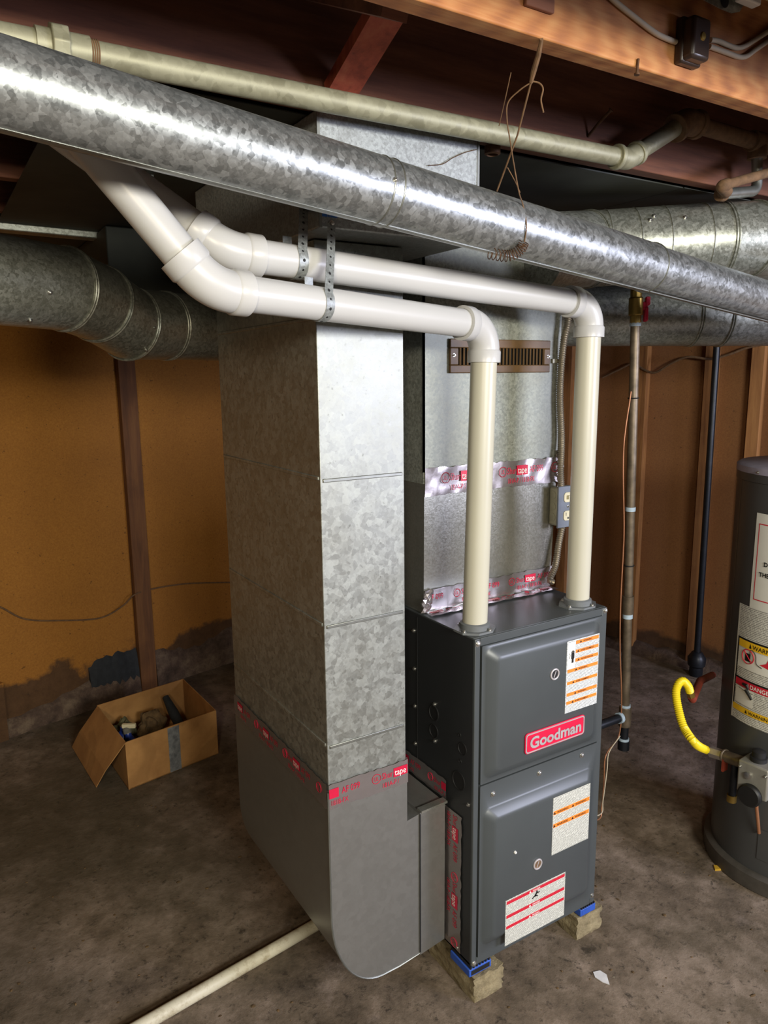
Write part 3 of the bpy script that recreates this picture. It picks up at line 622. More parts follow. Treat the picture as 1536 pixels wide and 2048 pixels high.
for cx_, cz_, hz_, nn_ in ((0.47, 1.285, 0.085, 14), (0.014, 0.985, 0.05, 10)):
    cr = MB()
    for k in range(nn_): cr.ball((cx_+random.uniform(-0.010, 0.010), PY-0.006, cz_+hz_*(k+0.5)/nn_), 0.009, 1, (1.2, 0.6, 1), 0.3)
    cr.build('crumpled_foil', M['foil'], sp, smooth=0)
# register
rx0, rx1, rz0, rz1 = 0.083, 0.420, 1.588, 1.672; ry = PY-0.0005
rg = MB(); fr = [V((rx0+0.006, ry, rz0)), V((rx1-0.006, ry, rz0)), V((rx1, ry, rz0+0.02)), V((rx1+0.001, ry, rz1-0.006)), V((rx1-0.004, ry, rz1)), V((rx0+0.004, ry, rz1)), V((rx0, ry, rz1-0.006)), V((rx0, ry, rz0+0.01))]
ix0, ix1, iz0, iz1 = rx0+0.026, rx1-0.022, rz0+0.020, rz1-0.022
RG = MB()
for (a, b, c_, d_) in ((rx0, rx1, rz0, iz0), (rx0, rx1, iz1, rz1), (rx0, ix0, iz0, iz1), (ix1, rx1, iz0, iz1)): RG.box((a, ry-0.008, c_), (b, ry, d_))
REG = RG.build('register_frame', M['brown_reg'], sp, bevel=0.002, label='brown painted register grille')
MB().box((ix0, ry-0.001, iz0), (ix1, ry, iz1)).build('register_opening', M['furn_dark'], REG)
nl = 25
for i in range(nl):
    x = ix0+0.004+(ix1-ix0-0.008)*i/(nl-1)
    MB().obox((x+0.003, ry-0.005, (iz0+iz1)/2), (0.9, 0.5, 0), (-0.5, 0.9, 0), (0, 0, 1), 0.0045, 0.0006, (iz1-iz0)/2).build('louver', M['brown_reg'], REG)
screw(REG, (rx0+0.011, ry-0.008, (rz0+rz1)/2+0.002), (0, -1, 0), 0.0035); screw(REG, (rx1-0.008, ry-0.008, (rz0+rz1)/2), (0, -1, 0), 0.0035)
MB().box((0.474, 0.27, 1.335), (0.505, 0.30, 1.60)).build('side_channel', M['galv_box'], sp, bevel=0.002)
MB().box((0.466, 0.28, 1.34), (0.476, 0.29, 1.59)).build('channel_web', M['galv_box'], sp)
for zz in (1.34, 1.93): MB().box((0.006, PY-0.0012, 1.345), (0.012, PY+0.002, 1.93)).build('corner_seam', M['bead'], sp)

# ------------------------------------------------------------------ electrical box and conduit
eb = thing('outlet_box', (0.474, 0.195, 1.163), 'steel electrical box with grey cover plate, switch and outlet on the plenum', 'electrical box')
MB().box((0.438, 0.180, 1.163), (0.508, 0.2145, 1.272)).build('steel_box', M['elec'], eb, bevel=0.006)
MB().box((0.435, 0.1745, 1.158), (0.512, 0.180, 1.276)).build('cover_plate', M['elec_cover'], eb, bevel=0.002)
for zz in (1.187, 1.218, 1.25): MB().lathe((0.438, 0.198, zz), (-1, 0, 0), [(0.011, 0), (0.011, 0.0012), (0.009, 0.0014)], 18).build('knockout', M['elec'], eb)
for zz, nm in ((1.244, 'switch'), (1.192, 'outlet')):
    q = rrect(0.456, 0.490, zz-0.014, zz+0.014, 0.1745, 0.009)
    dv = MB().prism(q, (0, -0.002, 0)).build(nm, M['ivory'], eb, bevel=0.0006)
    if nm == 'switch': MB().box((0.467, 0.166, zz-0.005), (0.480, 0.1725, zz+0.006)).build('toggle', M['ivory'], dv, bevel=0.001)
    else:
        sl = MB(); sl.box((0.464, 0.172, zz), (0.4655, 0.1726, zz+0.009)); sl.box((0.480, 0.172, zz), (0.4815, 0.1726, zz+0.009)); sl.lathe((0.473, 0.1727, zz-0.007), (0, -1, 0), [(0.003, 0), (0.003, 0.0008)], 10); sl.build('slots', M['ink'], dv)
screw(eb, (0.473, 0.1745, 1.218), (0, -1, 0), 0.003)
def corr(pts, r, amp, pitch, n=12):
    pts = spline(pts, 14); L = [0]
    for a, b in zip(pts, pts[1:]): L.append(L[-1]+(b-a).length)
    out = []; rr = []; s = 0; i = 0
    while s < L[-1]:
        while L[i+1] < s: i += 1
        f = (s-L[i])/(L[i+1]-L[i]); out.append(pts[i].lerp(pts[i+1], f)); rr.append(r+amp*math.cos(2*math.pi*s/pitch)); s += pitch/4
    return MB().tube(out, rr, n)
cpts = [on(px, py, 'y', yy) for (px, py, yy) in ((1140, 560, 0.19), (1136, 640, 0.19), (1128, 680, 0.195), (1122, 740, 0.20), (1120, 800, 0.20), (1123, 880, 0.197), (1121, 940, 0.19), (1122, 979, 0.19))]
cpts[-1].z = 1.272; 
cf = corr(cpts, 0.0092, 0.0013, 0.006).build('flexible_conduit', M['conduit'], label='flexible steel conduit running up the plenum from the outlet box', cat='conduit')
c2 = [V((0.478, 0.197, 1.163)), on(1117, 1090, 'y', 0.195), on(1111, 1130, 'y', 0.192), on(1100, 1158, 'y', 0.188), V((0.436, 0.186, 1.0))]
corr(c2, 0.0092, 0.0013, 0.006).build('flexible_conduit', M['conduit'], label='short flexible steel conduit bending from the outlet box down to the furnace', cat='conduit')
MB().box((0.432, PY-0.006, 1.612), (0.470, PY-0.001, 1.624)).build('conduit_clip', M['elec'], label='small steel clip holding the conduit to the plenum', cat='clip', bevel=0.001)

# ------------------------------------------------------------------ PVC vent pipes
def elbow(parent, a, b, c, rad, hub, mat):
    u = (a-b).normalized(); v = (c-b).normalized(); ang = u.angle(v); t_ = rad/math.tan(ang/2); pts = []
    p0, p1 = b+u*t_, b+v*t_
    ctr = b+(u+v).normalized()*(rad/math.sin(ang/2)); x = (p0-ctr); y_ = (p1-ctr); th = x.angle(y_)
    for i in range(13):
        s = i/12; pts.append(ctr+(x*math.sin((1-s)*th)+y_*math.sin(s*th))/math.sin(th))
    e = MB().tube(pts, PR+0.0045, 28, False); e = e.build('elbow', mat, parent)
    MB().lathe(p0, u, [(PR+0.0045, -0.004), (PR+0.0075, 0), (PR+0.0075, hub), (PR+0.0005, hub+0.0005)], 28, False).build('socket', mat, e)
    MB().lathe(p1, v, [(PR+0.0045, -0.004), (PR+0.0075, 0), (PR+0.0075, hub), (PR+0.0005, hub+0.0005)], 28, False).build('socket', mat, e)
    return p0, p1
def pvc(base, B, C, D, label, rt, E_=None):
    t_ = thing('pvc_pipe', base, label, 'pipe')
    a0, a1 = elbow(t_, base, B, C, rt, 0.024, M['pvc']); b0, b1 = elbow(t_, B, C, D, 0.09, 0.026, M['pvc'])
    def run(p, q, m): d = (q-p).normalized(); MB().seg(p, d, q, d, PR, 32, True).build('pipe_run', m, t_)
    run(base+V((0, 0, 0.001)), a0, M['pvc_drop']); run(a1, b0, M['pvc'])
    if E_ is None: run(b1, D, M['pvc'])
    else: e0_, e1_ = elbow(t_, C, D, E_, 0.07, 0.024, M['pvc']); run(b1, e0_, M['pvc']); run(e1_, E_, M['pvc'])
    return t_
B1 = on(970, 652, 'y', 0.050); C1 = at(419, 578, 1.19); D1 = at(84, 176, 1.055); E1 = at(-200, 150, 0.97)
pvc(N1, B1, C1, D1, 'white plastic vent pipe dropping to the furnace flange beside the return duct', 0.058, E1)
B2 = on(1180, 609, 'y', 0.050); C2 = at(452, 504, 1.285); D2 = at(-80, 116, 1.21)
pvc(N2, B2, C2, D2, 'white plastic vent pipe dropping to the furnace flange beside the outlet box', 0.058)

# ------------------------------------------------------------------ perforated strap hangers
def strap(S, axis0, axis1, f, side, label, top=None, R=None):
    c = axis0.lerp(axis1, f); ax = (axis1-axis0).normalized(); n = V((ax.y, -ax.x, 0)).normalized()
    if n.dot(CAM-c) < 0: n = -n
    R = PR+0.0012; up = V((0, 0, 1))
    pts = [S, S.lerp(c+n*R+up*0.05, 0.5)]
    for an in (35, 20, 5, -10, -25, -40, -55, -70, -85, -100, -115, -130, -145, -160, -175, -190):
        a_ = math.radians(an); pts.append(c+n*R*math.cos(a_)+up*R*math.sin(a_))
    pts.append(c-n*R+up*0.05)
    t_ = thing('strap_hanger', c-up*R, label, 'strap', 'perforated straps holding the plastic pipes')
    MB().ribbon(pts, ax, 0.0095, 0.0005).build('band', M['galv_box'], t_)
    L = 0; hole = 0
    for a_, b_ in zip(pts[:-1], pts[1:]):
        seg = (b_-a_).length; d = (b_-a_).normalized(); nn = d.cross(ax).normalized()
        if nn.dot(n) < 0 and nn.dot(-up) < 0: nn = -nn
        while hole < L+seg:
            if hole > 0.008: MB().lathe(a_+d*(hole-L)+nn*0.0004, nn, [(0.0024 if int(hole/0.0172) % 2 else 0.0033, 0), (0.002, 0.0004)], 10).build('hole', M['furn_dark'], t_)
            hole += 0.0172
        L += seg
        if L > 0.26: break
    screw(t_, S-V((0, 0.0005, 0)), (0, -1, 0) if abs(S.y) < 0.01 else (-1, 0, 0), 0.0045); return t_
S1 = on(663, 447, 'y', -0.002); c1 = at(640, 606, 1.33)
def fpar(A, Bp, px):   # parameter on the run whose picture column is px
    lo, hi = 0.0, 1.0
    def col(p): d = p-CAM; return 768+FPX*d.dot(RT)/d.dot(FW)
    for _ in range(40):
        m_ = (lo+hi)/2
        if (col(A.lerp(Bp, m_)) < px): lo = m_
        else: hi = m_
    return lo
strap(S1, C1, B1, fpar(C1, B1, 640), 1, 'perforated steel strap looped under the plastic pipe that drops beside the return duct')
S2 = on(607, 414, 'x', -0.379)
strap(S2, C2, B2, fpar(C2, B2, 592), 1, 'perforated steel strap looped under the plastic pipe that drops beside the outlet box')
# loose straps hanging from the ceiling behind
for (px, py0, py1, dd, lab) in ((297, 318, 385, 1.75, 'short strip of perforated strap hanging behind the sloping plastic pipes'), (576, 395, 505, 1.75, 'strip of perforated strap with two screws hanging left of the duct box')):
    a_ = on(px, py0, 'z', ZJ-0.008) if False else at(px, py0, dd); b_ = at(px+2, py1, dd); a_.z = ZJ-0.007
    t_ = thing('strap_hanger', b_, lab, 'strap', None)
    MB().ribbon([a_, (a_+b_)/2+V((0.002, 0, 0)), b_], RT, 0.0095, 0.0005).build('band', M['galv_box'], t_)
    for k in range(6): q = a_.lerp(b_, 0.12+k*0.15); MB().lathe(q-FW*0.0008, -FW, [(0.003, 0), (0.0026, 0.0005)], 10).build('hole', M['furn_dark'] if k % 3 else M['screw'], t_)

# ------------------------------------------------------------------ flue (big galvanized vent)
VA = at(0, 168, 0.88); VB = at(1536, 603, 1.95); vd = (VB-VA).normalized(); VA2 = VA-vd*0.35; VB2 = VB+vd*0.36
def vpt(px): return VA2.lerp(VB2, fpar(VA2, VB2, px))
vp_ = thing('flue_pipe', VA.lerp(VB, 0.5)-V((0, 0, 0.055)), 'long shiny galvanized flue pipe crossing in front of the white pipes', 'pipe')
J1, J2 = vpt(772), vpt(1298); VR = 0.0525
for a_, b_, r0 in ((VA2, J1+vd*0.004, VR+0.0008), (J1, J2, VR), (J2-vd*0.03, VB2, VR-0.0035)):
    
    MB().seg(a_, vd, b_ if b_ is not VB2 else VB2-vd*0.085, vd, r0, 56, True).build('pipe_section', M['galv_vent'], vp_)
for j in (J1, J1-vd*0.02, J2-vd*0.004): MB().ring(j, vd, VR+0.0003, 0.0018, 56, 8).build('crimp_bead', M['bead'], vp_)
sx, sy = perp(vd)
fe = fillet([VB2-vd*0.16, VB2, V((VB2.x+0.0, VB2.y, 1.30))], 0.09, 8)
MB().tube(fe[1:-1], VR, 40).build('elbow', M['galv_vent'], vp_); MB().tube(fe[-2:], VR, 40).build('drop_section', M['galv_vent'], vp_)
for j, px_, py_ in ((J1-vd*0.02, 758, 378), (J2-vd*0.02, 1285, 525)):
    r = ray(px_, py_); tt = (j-CAM).dot(vd)/r.dot(vd); q = CAM+r*tt-j; q = q.normalized(); screw(vp_, j+q*VR, q, 0.004)
sm = MB(); dn = (V((0, 0, -1))+ -_r*0.0 - FW*0.15).normalized(); dn = (dn-vd*dn.dot(vd)).normalized()
sm.obox((VA2+VB2)/2+dn*(VR+0.0003), vd, dn, vd.cross(dn), (VB2-VA2).length/2, 0.0012, 0.004); sm.build('lock_seam', M['bead'], vp_)

# ------------------------------------------------------------------ galvanized threaded water line
gy = -0.06
G0 = on(-60, 62, 'y', gy); G1 = on(1255, 318, 'y', gy); G2 = on(1372, 243, 'y', gy); G3 = on(1516, 285, 'y', gy)
gp = thing('water_pipe', V((0.0, gy, 2.03)), 'dull greenish galvanized threaded pipe running under the dark joist', 'pipe')
GR = 0.0195
def cyl(p, q, r, name, m, par, n=24, cap=True): d = (q-p).normalized(); return MB().seg(p, d, q, d, r, n, cap).build(name, m, par)
def gpt(px): return G0.lerp(G1, fpar(G0, G1, px))
gd = (G1-G0).normalized()
cyl(G0, G1-gd*0.03, GR, 'pipe_run', M['galv_pipe'], gp)
un = MB(); c0, c1_, c2_, c3_ = gpt(76), gpt(100), gpt(135), gpt(178)
cyl(c0-gd*0.004, c3_, GR+0.004, 'union_body', M['galv_pipe'], gp)
MB().seg(c1_, gd, c2_, gd, GR+0.013, 8, True).build('union_nut', M['galv_pipe'], gp, bevel=0.002)
for k in range(4): MB().ring(c3_+gd*(0.002+k*0.003), gd, GR+0.0002, 0.0012, 24, 6).build('thread', M['rustpipe'], gp)
def ell45(par, a, b, c, r, m, reach=0.03):
    u = (a-b).normalized(); v = (c-b).normalized(); pts = [b+u*reach*1.3, b+u*reach*0.5, b+(u+v)*reach*0.08, b+v*reach*0.5, b+v*reach*1.3]
    e = MB().tube(spline(pts, 5), r+0.004, 20).build('elbow', m, par)
    for d in (u, v): MB().seg(b+d*reach*0.95, d, b+d*reach*1.35, d, r+0.0075, 20, True).build('elbow_band', m, e, bevel=0.002)
ell45(gp, G0, G1, G2, GR, M['galv_pipe']); d12 = (G2-G1).normalized(); cyl(G1+d12*0.03, G2-d12*0.03, GR, 'pipe_run', M['galv_pipe'], gp)
ell45(gp, G1, G2, G3, GR+0.006, M['rustpipe'], 0.034); d23 = (G3-G2).normalized(); cyl(G2+d23*0.03, G3-d23*0.0, GR, 'pipe_run', M['rustpipe'], gp)
# tee and return bend at the far end
G4 = G3+d23*0.35; cyl(G3-d23*0.03, G3+d23*0.04, GR+0.006, 'tee', M['rustpipe'], gp); cyl(G3+d23*0.03, G4, GR, 'pipe_run', M['rustpipe'], gp)
Q1 = G3-V((0, 0, 0.03)); Q2 = on(1514, 382, 'y', gy); Q3 = on(1446, 388, 'y', gy-0.01); Q4 = on(1443, 372, 'y', gy-0.05); Q5 = on(1620, 322, 'y', gy-0.09)
cyl(G3, Q1-V((0, 0, 0.01)), GR+0.004, 'tee_branch', M['rustpipe'], gp)
MB().tube(fillet([Q1, Q2, Q3], 0.03), 0.0135, 20).build('drop_pipe', M['bead'], gp)
cyl(Q3+V((0.004, 0, 0)), Q3+V((-0.012, 0, 0)), 0.018, 'coupling', M['rustpipe'], gp)
MB().tube(fillet([Q3, V((Q3.x-0.015, Q3.y-0.02, Q3.z)), Q4, Q4+(Q5-Q4).normalized()*0.02], 0.012), 0.0145, 18).build('street_elbow', M['rustpipe'], gp)
MB().tube([Q4, Q5], 0.0115, 18).build('branch_pipe', M['rustpipe'], gp)

# ------------------------------------------------------------------ round ducts
def rduct(name, label, P, R, mat, beads=(), base=None):
    t_ = thing(name, base or P[len(P)//2]-V((0, 0, R)), label, 'duct')
    ds = [(b-a).normalized() for a, b in zip(P, P[1:])]
    ns = [ds[0]]+[(a+b).normalized() for a, b in zip(ds, ds[1:])]+[ds[-1]]
    for i in range(len(P)-1):
        MB().seg(P[i], ns[i], P[i+1], ns[i+1], R, 48, i in (0, len(P)-2)).build('duct_section' if i % 2 == 0 else 'elbow_gore', M[mat], t_)
    for i in range(1, len(P)-1):
        n_ = ns[i]; d = ds[i]; x, y = perp(d); pts = []
        for k in range(49):
            an = 2*math.pi*k/48; q = P[i]+(x*math.cos(an)+y*math.sin(an))*(R+0.001); q += d*((P[i]-q).dot(n_)/d.dot(n_)); pts.append(q)
        for s in (-0.004, 0.004): MB().tube([q+d*s for q in pts], 0.0028, 6, False).build('bead', M[mat], t_)
    for i, f in beads: MB().ring(P[i].lerp(P[i+1], f), ds[i], R, 0.0018, 48, 6).build('bead', M[mat], t_)
    return t_
L0 = at(-140, 540, 1.50); L1 = at(128, 578, 1.78); L2 = at(196, 607, 1.92); L3 = at(258, 648, 2.06); L4 = at(330, 652, 2.2); L5 = at(640, 672, 2.75)
ldv = rduct('round_duct', 'round galvanized duct with an elbow in front of the orange back wall', [L0, L1, L2, L3, L4, L5], 0.098, 'galv_round', ((4, 0.0),))
for px, py in ((100, 585), (132, 556), (270, 652), (305, 642), (100, 655), (298, 722)):
    pass
r0 = at(1048, 500, 2.06)
U0, U1, U3, U4 = on(1062, 508, 'y', PY-0.025), at(1175, 499, 2.04), at(1440, 482, 2.03), at(1500, 480, 2.04)
rdu = rduct('round_duct', 'upper round duct leaving the plenum, jointed with screws, above the far end of the flue', [U0, U1, U3, U4, at(1552, 490, 2.10), at(1620, 515, 2.25)], 0.1, 'galv_round', ((1, 0.12), (1, 0.33), (1, 0.55), (1, 0.85)))
W0, W1 = at(1138, 632, 2.42), at(1640, 632, 2.46)
rduct('round_duct', 'lower round duct in front of the stud wall behind the brass valve', [W0-(W1-W0).normalized()*0.28, W0.lerp(W1, 0.48), W0.lerp(W1, 0.60), W1], 0.097, 'galv_round', ((0, 0.1),))

# ------------------------------------------------------------------ gas line
GY = 0.25
gl = thing('gas_pipe', V((0.79, GY, 0.38)), 'weathered black iron gas pipe with brass valve and drip leg right of the furnace', 'pipe')
T0 = on(1250, 1432, 'y', GY); TV = on(1271, 640, 'y', GY); TT = on(1276, 470, 'y', GY); TT.z = ZJ-0.006
g_r = 0.0142; ud = (TV-T0).normalized()
cyl(T0+ud*0.02, TV-ud*0.008, g_r, 'riser', M['blackpipe'], gl); tk = TV+ud*0.215; MB().tube(fillet([TV+ud*0.08, tk, V((tk.x, 1.05, tk.z)), V((tk.x, 1.05, ZJ-0.007))], 0.03), g_r, 16).build('upper_run', M['blackpipe'], gl)
cyl(T0+ud*0.36, T0+ud*0.42, g_r+0.004, 'coupling', M['blackpipe'], gl); cyl(T0+ud*0.70, T0+ud*0.713, g_r+0.0015, 'joint_sealant', M['sealant'], gl); cyl(T0+ud*0.345, T0+ud*0.36, g_r+0.002, 'joint_sealant', M['sealant'], gl)
MB().seg(T0-V((0, 0, 0.036)), V((0,0,1)), T0+V((0, 0, 0.034)), V((0,0,1)), g_r+0.006, 20, True).build('tee', M['blackpipe'], gl, bevel=0.003)
cyl(T0+ud*0.03, T0+ud*0.042, g_r+0.003, 'joint_sealant', M['sealant'], gl)
DB = on(1250, 1492, 'y', GY); cyl(T0-V((0, 0, 0.03)), V((T0.x, GY, DB.z+0.02)), g_r, 'drip_leg', M['darkpipe'], gl); cyl(V((T0.x, GY, DB.z+0.024)), V((T0.x, GY, DB.z-0.008)), g_r+0.005, 'drip_cap', M['darkpipe'], gl)
cyl(V((T0.x, GY, DB.z+0.024)), V((T0.x, GY, DB.z+0.032)), g_r+0.003, 'joint_sealant', M['sealant'], gl)
br_ = MB().tube([T0, V((FWD+0.001, GY, T0.z))], g_r, 20).build('branch', M['darkpipe'], gl)
cyl(T0-V((0.020, 0, 0)), T0-V((0.032, 0, 0)), g_r+0.004, 'joint_sealant', M['sealant'], gl)
# brass ball valve
vv = MB().seg(TV-ud*0.012, ud, TV+ud*0.09, ud, 0.017, 8, True).build('valve_body', M['brass'], gl, bevel=0.002)
MB().seg(TV+ud*0.012, ud, TV+ud*0.066, ud, 0.021, 24, True).build('valve_barrel', M['brass'], vv, bevel=0.004)
cyl(TV-ud*0.018, TV-ud*0.008, 0.0165, 'joint_sealant', M['sealant'], vv)
hp = TV+ud*0.04+RT*0.02
hd = MB(); hd.obox(hp+RT*0.006, RT, FW, ud, 0.009, 0.007, 0.012); hd.obox(hp+RT*0.014+ud*0.014, RT, FW, ud, 0.007, 0.009, 0.012); hd.obox(hp+RT*0.010-ud*0.024, RT, FW, ud, 0.006, 0.009, 0.02)
hd.build('handle', M['redhandle'], vv, bevel=0.003, label='red valve handle')
# ties and the wire following the pipe
for py in (783, 1110): q = T0.lerp(TV, (1432-py)/(1432-640)); MB().ring(q, ud, g_r+0.001, 0.0022, 20, 6).build('cable_tie', M['black'], gl)
wire = [on(1262, 783, 'y', GY-0.004), on(1247, 900, 'y', GY-0.004), on(1248, 1050, 'y', GY-0.004), on(1246, 1110, 'y', GY-0.004), on(1241, 1210, 'y', GY-0.004), on(1240, 1300, 'y', GY-0.004), on(1243, 1400, 'y', GY-0.004), on(1238, 1470, 'y', GY-0.004), on(1212, 1510, 'y', 0.215), on(1208, 1560, 'y', 0.210), on(1204, 1610, 'y', 0.205), on(1194, 1640, 'y', 0.185), V((FWD+0.004, 0.13, 0.30))]
MB().tube(spline(wire, 8), 0.0022, 8).build('thermostat_wire', M['copper'], label='thin copper coloured thermostat wire tied to the gas pipe', cat='wire')
wire2 = [on(1240, 1472, 'y', 0.217), on(1218, 1505, 'y', 0.205), on(1214, 1540, 'y', 0.203), on(1206, 1600, 'y', 0.195), on(1198, 1630, 'y', 0.180), V((FWD+0.006, 0.125, 0.29))]
MB().tube(spline(wire2, 8), 0.0018, 8).build('thermostat_wire', M['cable'], label='thin pale wire dangling from the drip leg to the furnace side', cat='wire')
# ------------------------------------------------------------------ black vertical pipe by the wall
bp = thing('drain_pipe', onp(1392, 1320, RP-RN*0.13, RN), 'slim black vertical pipe with a bulky foot fitting by the stud wall', 'pipe')
b0 = onp(1394, 1312, RP-RN*0.13, RN); b1 = onp(1437, 640, RP-RN*0.13, RN); b0.z = 0.0; ud2 = (b1-b0).normalized(); b2 = b0+ud2*((ZJ-0.006)/ud2.z)
cyl(b0+ud2*0.08, b2, 0.0165, 'riser', M['darkpipe'], bp); bp.location = b0; 
for ch in bp.children: ch.location = LOC[bp.name]-b0
LOC[bp.name] = V(b0)
MB().lathe(b0, (0, 0, 1), [(0.03, 0), (0.034, 0.01), (0.034, 0.05), (0.044, 0.06), (0.046, 0.1), (0.036, 0.115), (0.028, 0.13), (0.022, 0.135)], 20).build('foot_fitting', M['darkpipe'], bp)

# ------------------------------------------------------------------ water heater
WC = V((1.245, -0.12, 0)); WRB = 0.24
wh = thing('water_heater', WC, 'tall dark grey cylindrical water heater with warning labels', 'water heater')
MB().lathe(WC, (0, 0, 1), [(0.235, 0.0), (0.26, 0.004), (0.26, 0.05), (0.252, 0.056), (0.241, 0.058)], 72).build('base_ring', M['pan'], wh)
MB().lathe(WC, (0, 0, 1), [(WRB, 0.056), (WRB, 1.268)], 96, False).build('jacket', M['heater'], wh)
MB().lathe(WC, (0, 0, 1), [(WRB, 1.262), (WRB+0.003, 1.264), (WRB+0.003, 1.288), (WRB-0.002, 1.292)], 96, False).build('top_band', M['heater'], wh)
MB().lathe(WC, (0, 0, 1), [(WRB+0.004, 1.288), (WRB+0.004, 1.306), (WRB-0.005, 1.312), (0.0005, 1.316)], 96, False).build('top_cap', M['heater_top'], wh)
def hitcyl(px, py, R=WRB):
    r = ray(px, py); ox, oy = CAM.x-WC.x, CAM.y-WC.y; a = r.x**2+r.y**2; b = 2*(ox*r.x+oy*r.y); c = ox*ox+oy*oy-R*R
    disc = b*b-4*a*c
    if disc < 0: disc = 0
    t_ = (-b-math.sqrt(disc))/(2*a); p = CAM+r*t_; return math.atan2(p.y-WC.y, p.x-WC.x), p.z
def cp(an, z_, R): return V((WC.x+R*math.cos(an), WC.y+R*math.sin(an), z_))
def cpatch(name, a0, a1, z0, z1, R, mat, par, label=None, n=14):
    mb = MB(); A = []; B_ = []
    for i in range(n+1):
        an = a0+(a1-a0)*i/n; A.append(mb.bm.verts.new(cp(an, z0, R))); B_.append(mb.bm.verts.new(cp(an, z1, R)))
    for i in range(n): mb.bm.faces.new((A[i], A[i+1], B_[i+1], B_[i]))
    return mb.build(name, M[mat], par, label=label, norm=False)
def ctext(mb, body, a, z_, h, width=None, bold=0.01):   # text running to the right (increasing angle) around the jacket
    addtext(mb, body, (0, 0, 0), (1, 0, 0), (0, 1, 0), h, width, bold, False, fn=lambda u, v: cp(a+u/WRB, z_+v, WRB+0.0032))
aL, zt1 = hitcyl(1515, 1025); _, zb1 = hitcyl(1504, 1215); aL2, zt2 = hitcyl(1481, 1205); _, zm2 = hitcyl(1474, 1330); aL3, zb3 = hitcyl(1464, 1430)
aE = aL2+1.35
lab1 = cpatch('notice_label', aL, aE-0.1, zb1, zt1, WRB+0.0012, 'label_plain', wh, 'white notice with a thin red frame')
for (x0, x1, z0, z1) in ((0.05, 0.062, zb1+0.03, zt1-0.03),): cpatch('red_frame', aL+x0, aL+x1, z0, z1, WRB+0.002, 'redp', lab1, n=3)
cpatch('red_frame', aL+0.05, aE-0.15, zt1-0.033, zt1-0.030, WRB+0.002, 'redp', lab1); cpatch('red_frame', aL+0.05, aE-0.15, zb1+0.027, zb1+0.030, WRB+0.002, 'redp', lab1)
aT, zT = hitcyl(1519, 1152); tx = MB(); ctext(tx, 'THE', aT, zT, 0.013, None, 0.03); a_, z_ = hitcyl(1529, 1133); ctext(tx, 'D', a_, z_, 0.013, None, 0.03); tx.build('notice_lettering', M['ink'], lab1, smooth=0, norm=False)
lab2 = cpatch('data_label', aL2, aE, zb3, zt2, WRB+0.0016, 'label_wh', wh, 'tall cream rating and warning label')
cpatch('label_margin', aL2, aL2+0.03, zb3, zt2, WRB+0.002, 'label_plain', lab2, n=2)
def zc(px, py): return hitcyl(px, py)[1]
def banner(px0, py0, py1, mat, text, tmat, atext, frame_to=None):
    a0 = hitcyl(px0, py0)[0]; z1 = zc(px0, py0); z0 = zc(px0, py1)
    if frame_to:
        zf = zc(px0-3, frame_to)
        for (q0, q1, w0, w1) in ((a0-0.02, aE-0.05, z1, z1+0.006), (a0-0.02, aE-0.05, zf-0.006, zf), (a0-0.028, a0-0.006, zf-0.006, z1+0.006)): cpatch('black_frame', q0, q1, w0, w1, WRB+0.0024, 'ink', lab2)
    cpatch('banner', a0, aE-0.08, z0, z1, WRB+0.0026, mat, lab2)
    tb_ = MB(); a_t = hitcyl(atext, (py0+py1)/2)[0]; hh = (z1-z0)*0.58; ctext(tb_, text, a_t+0.05, z0+(z1-z0)*0.2, hh)
    tb_.poly([cp(a_t, z0+(z1-z0)*0.2, WRB+0.0032), cp(a_t+0.036, z0+(z1-z0)*0.2, WRB+0.0032), cp(a_t+0.018, z0+(z1-z0)*0.85, WRB+0.0032)])
    tb_.build('heading', M[tmat], lab2, smooth=0, norm=False)
banner(1481, 1275, 1290, 'yellowp', 'WARNING', 'ink', 1501, 1352)
banner(1474, 1352, 1366, 'redp', 'DANGER', 'white', 1496, 1404)
banner(1468, 1402, 1414, 'yellowp', 'WARNING', 'ink', 1492)
# pictograms on the heater label
ap, zp = hitcyl(1497, 1313); pc = MB()
def cpt(u, v, R=WRB+0.0034): return cp(ap+u/WRB, zp+v, R)
cpatch('pictogram_field', hitcyl(1477, 1300)[0]+0.02, aE-0.1, zc(1481, 1332), zc(1481, 1292), WRB+0.0022, 'label_plain', lab2)
pts = [cpt(0.022*math.cos(k*math.pi/12), 0.022*math.sin(k*math.pi/12)) for k in range(25)]; MB().tube(pts, 0.0014, 6, False).build('prohibition_ring', M['redp'], lab2)
MB().tube([cpt(-0.0155, 0.0155), cpt(0, 0), cpt(0.0155, -0.0155)], 0.0014, 6).build('prohibition_bar', M['redp'], lab2)
MB().hexa([cpt(-0.010, -0.015), cpt(0.010, -0.015), cpt(0.010, -0.015, WRB+0.003), cpt(-0.010, -0.015, WRB+0.003), cpt(-0.010, 0.010), cpt(0.010, 0.010), cpt(0.010, 0.010, WRB+0.003), cpt(-0.010, 0.010, WRB+0.003)]).build('can_pictogram', M['ink'], lab2)
MB().tube(spline([cpt(0.008, 0.010), cpt(0.008, 0.022), cpt(0.016, 0.024), cpt(0.028, 0.012), cpt(0.032, -0.012), cpt(0.05, -0.02)], 5), 0.0009, 6).build('hose_pictogram', M['ink'], lab2)
fl_ = MB(); fl_.poly([cpt(0.042, -0.012), cpt(0.08, -0.02), cpt(0.09, 0.02), cpt(0.078, 0.004), cpt(0.07, 0.016), cpt(0.062, -0.002)]); fl_.build('flame_pictogram', M['redp'], lab2, norm=False)
ap, zp = hitcyl(1497, 1382)
cpatch('pictogram_field', hitcyl(1472, 1372)[0]+0.015, hitcyl(1508, 1390)[0], zc(1474, 1401), zc(1474, 1368), WRB+0.0022, 'label_plain', lab2)
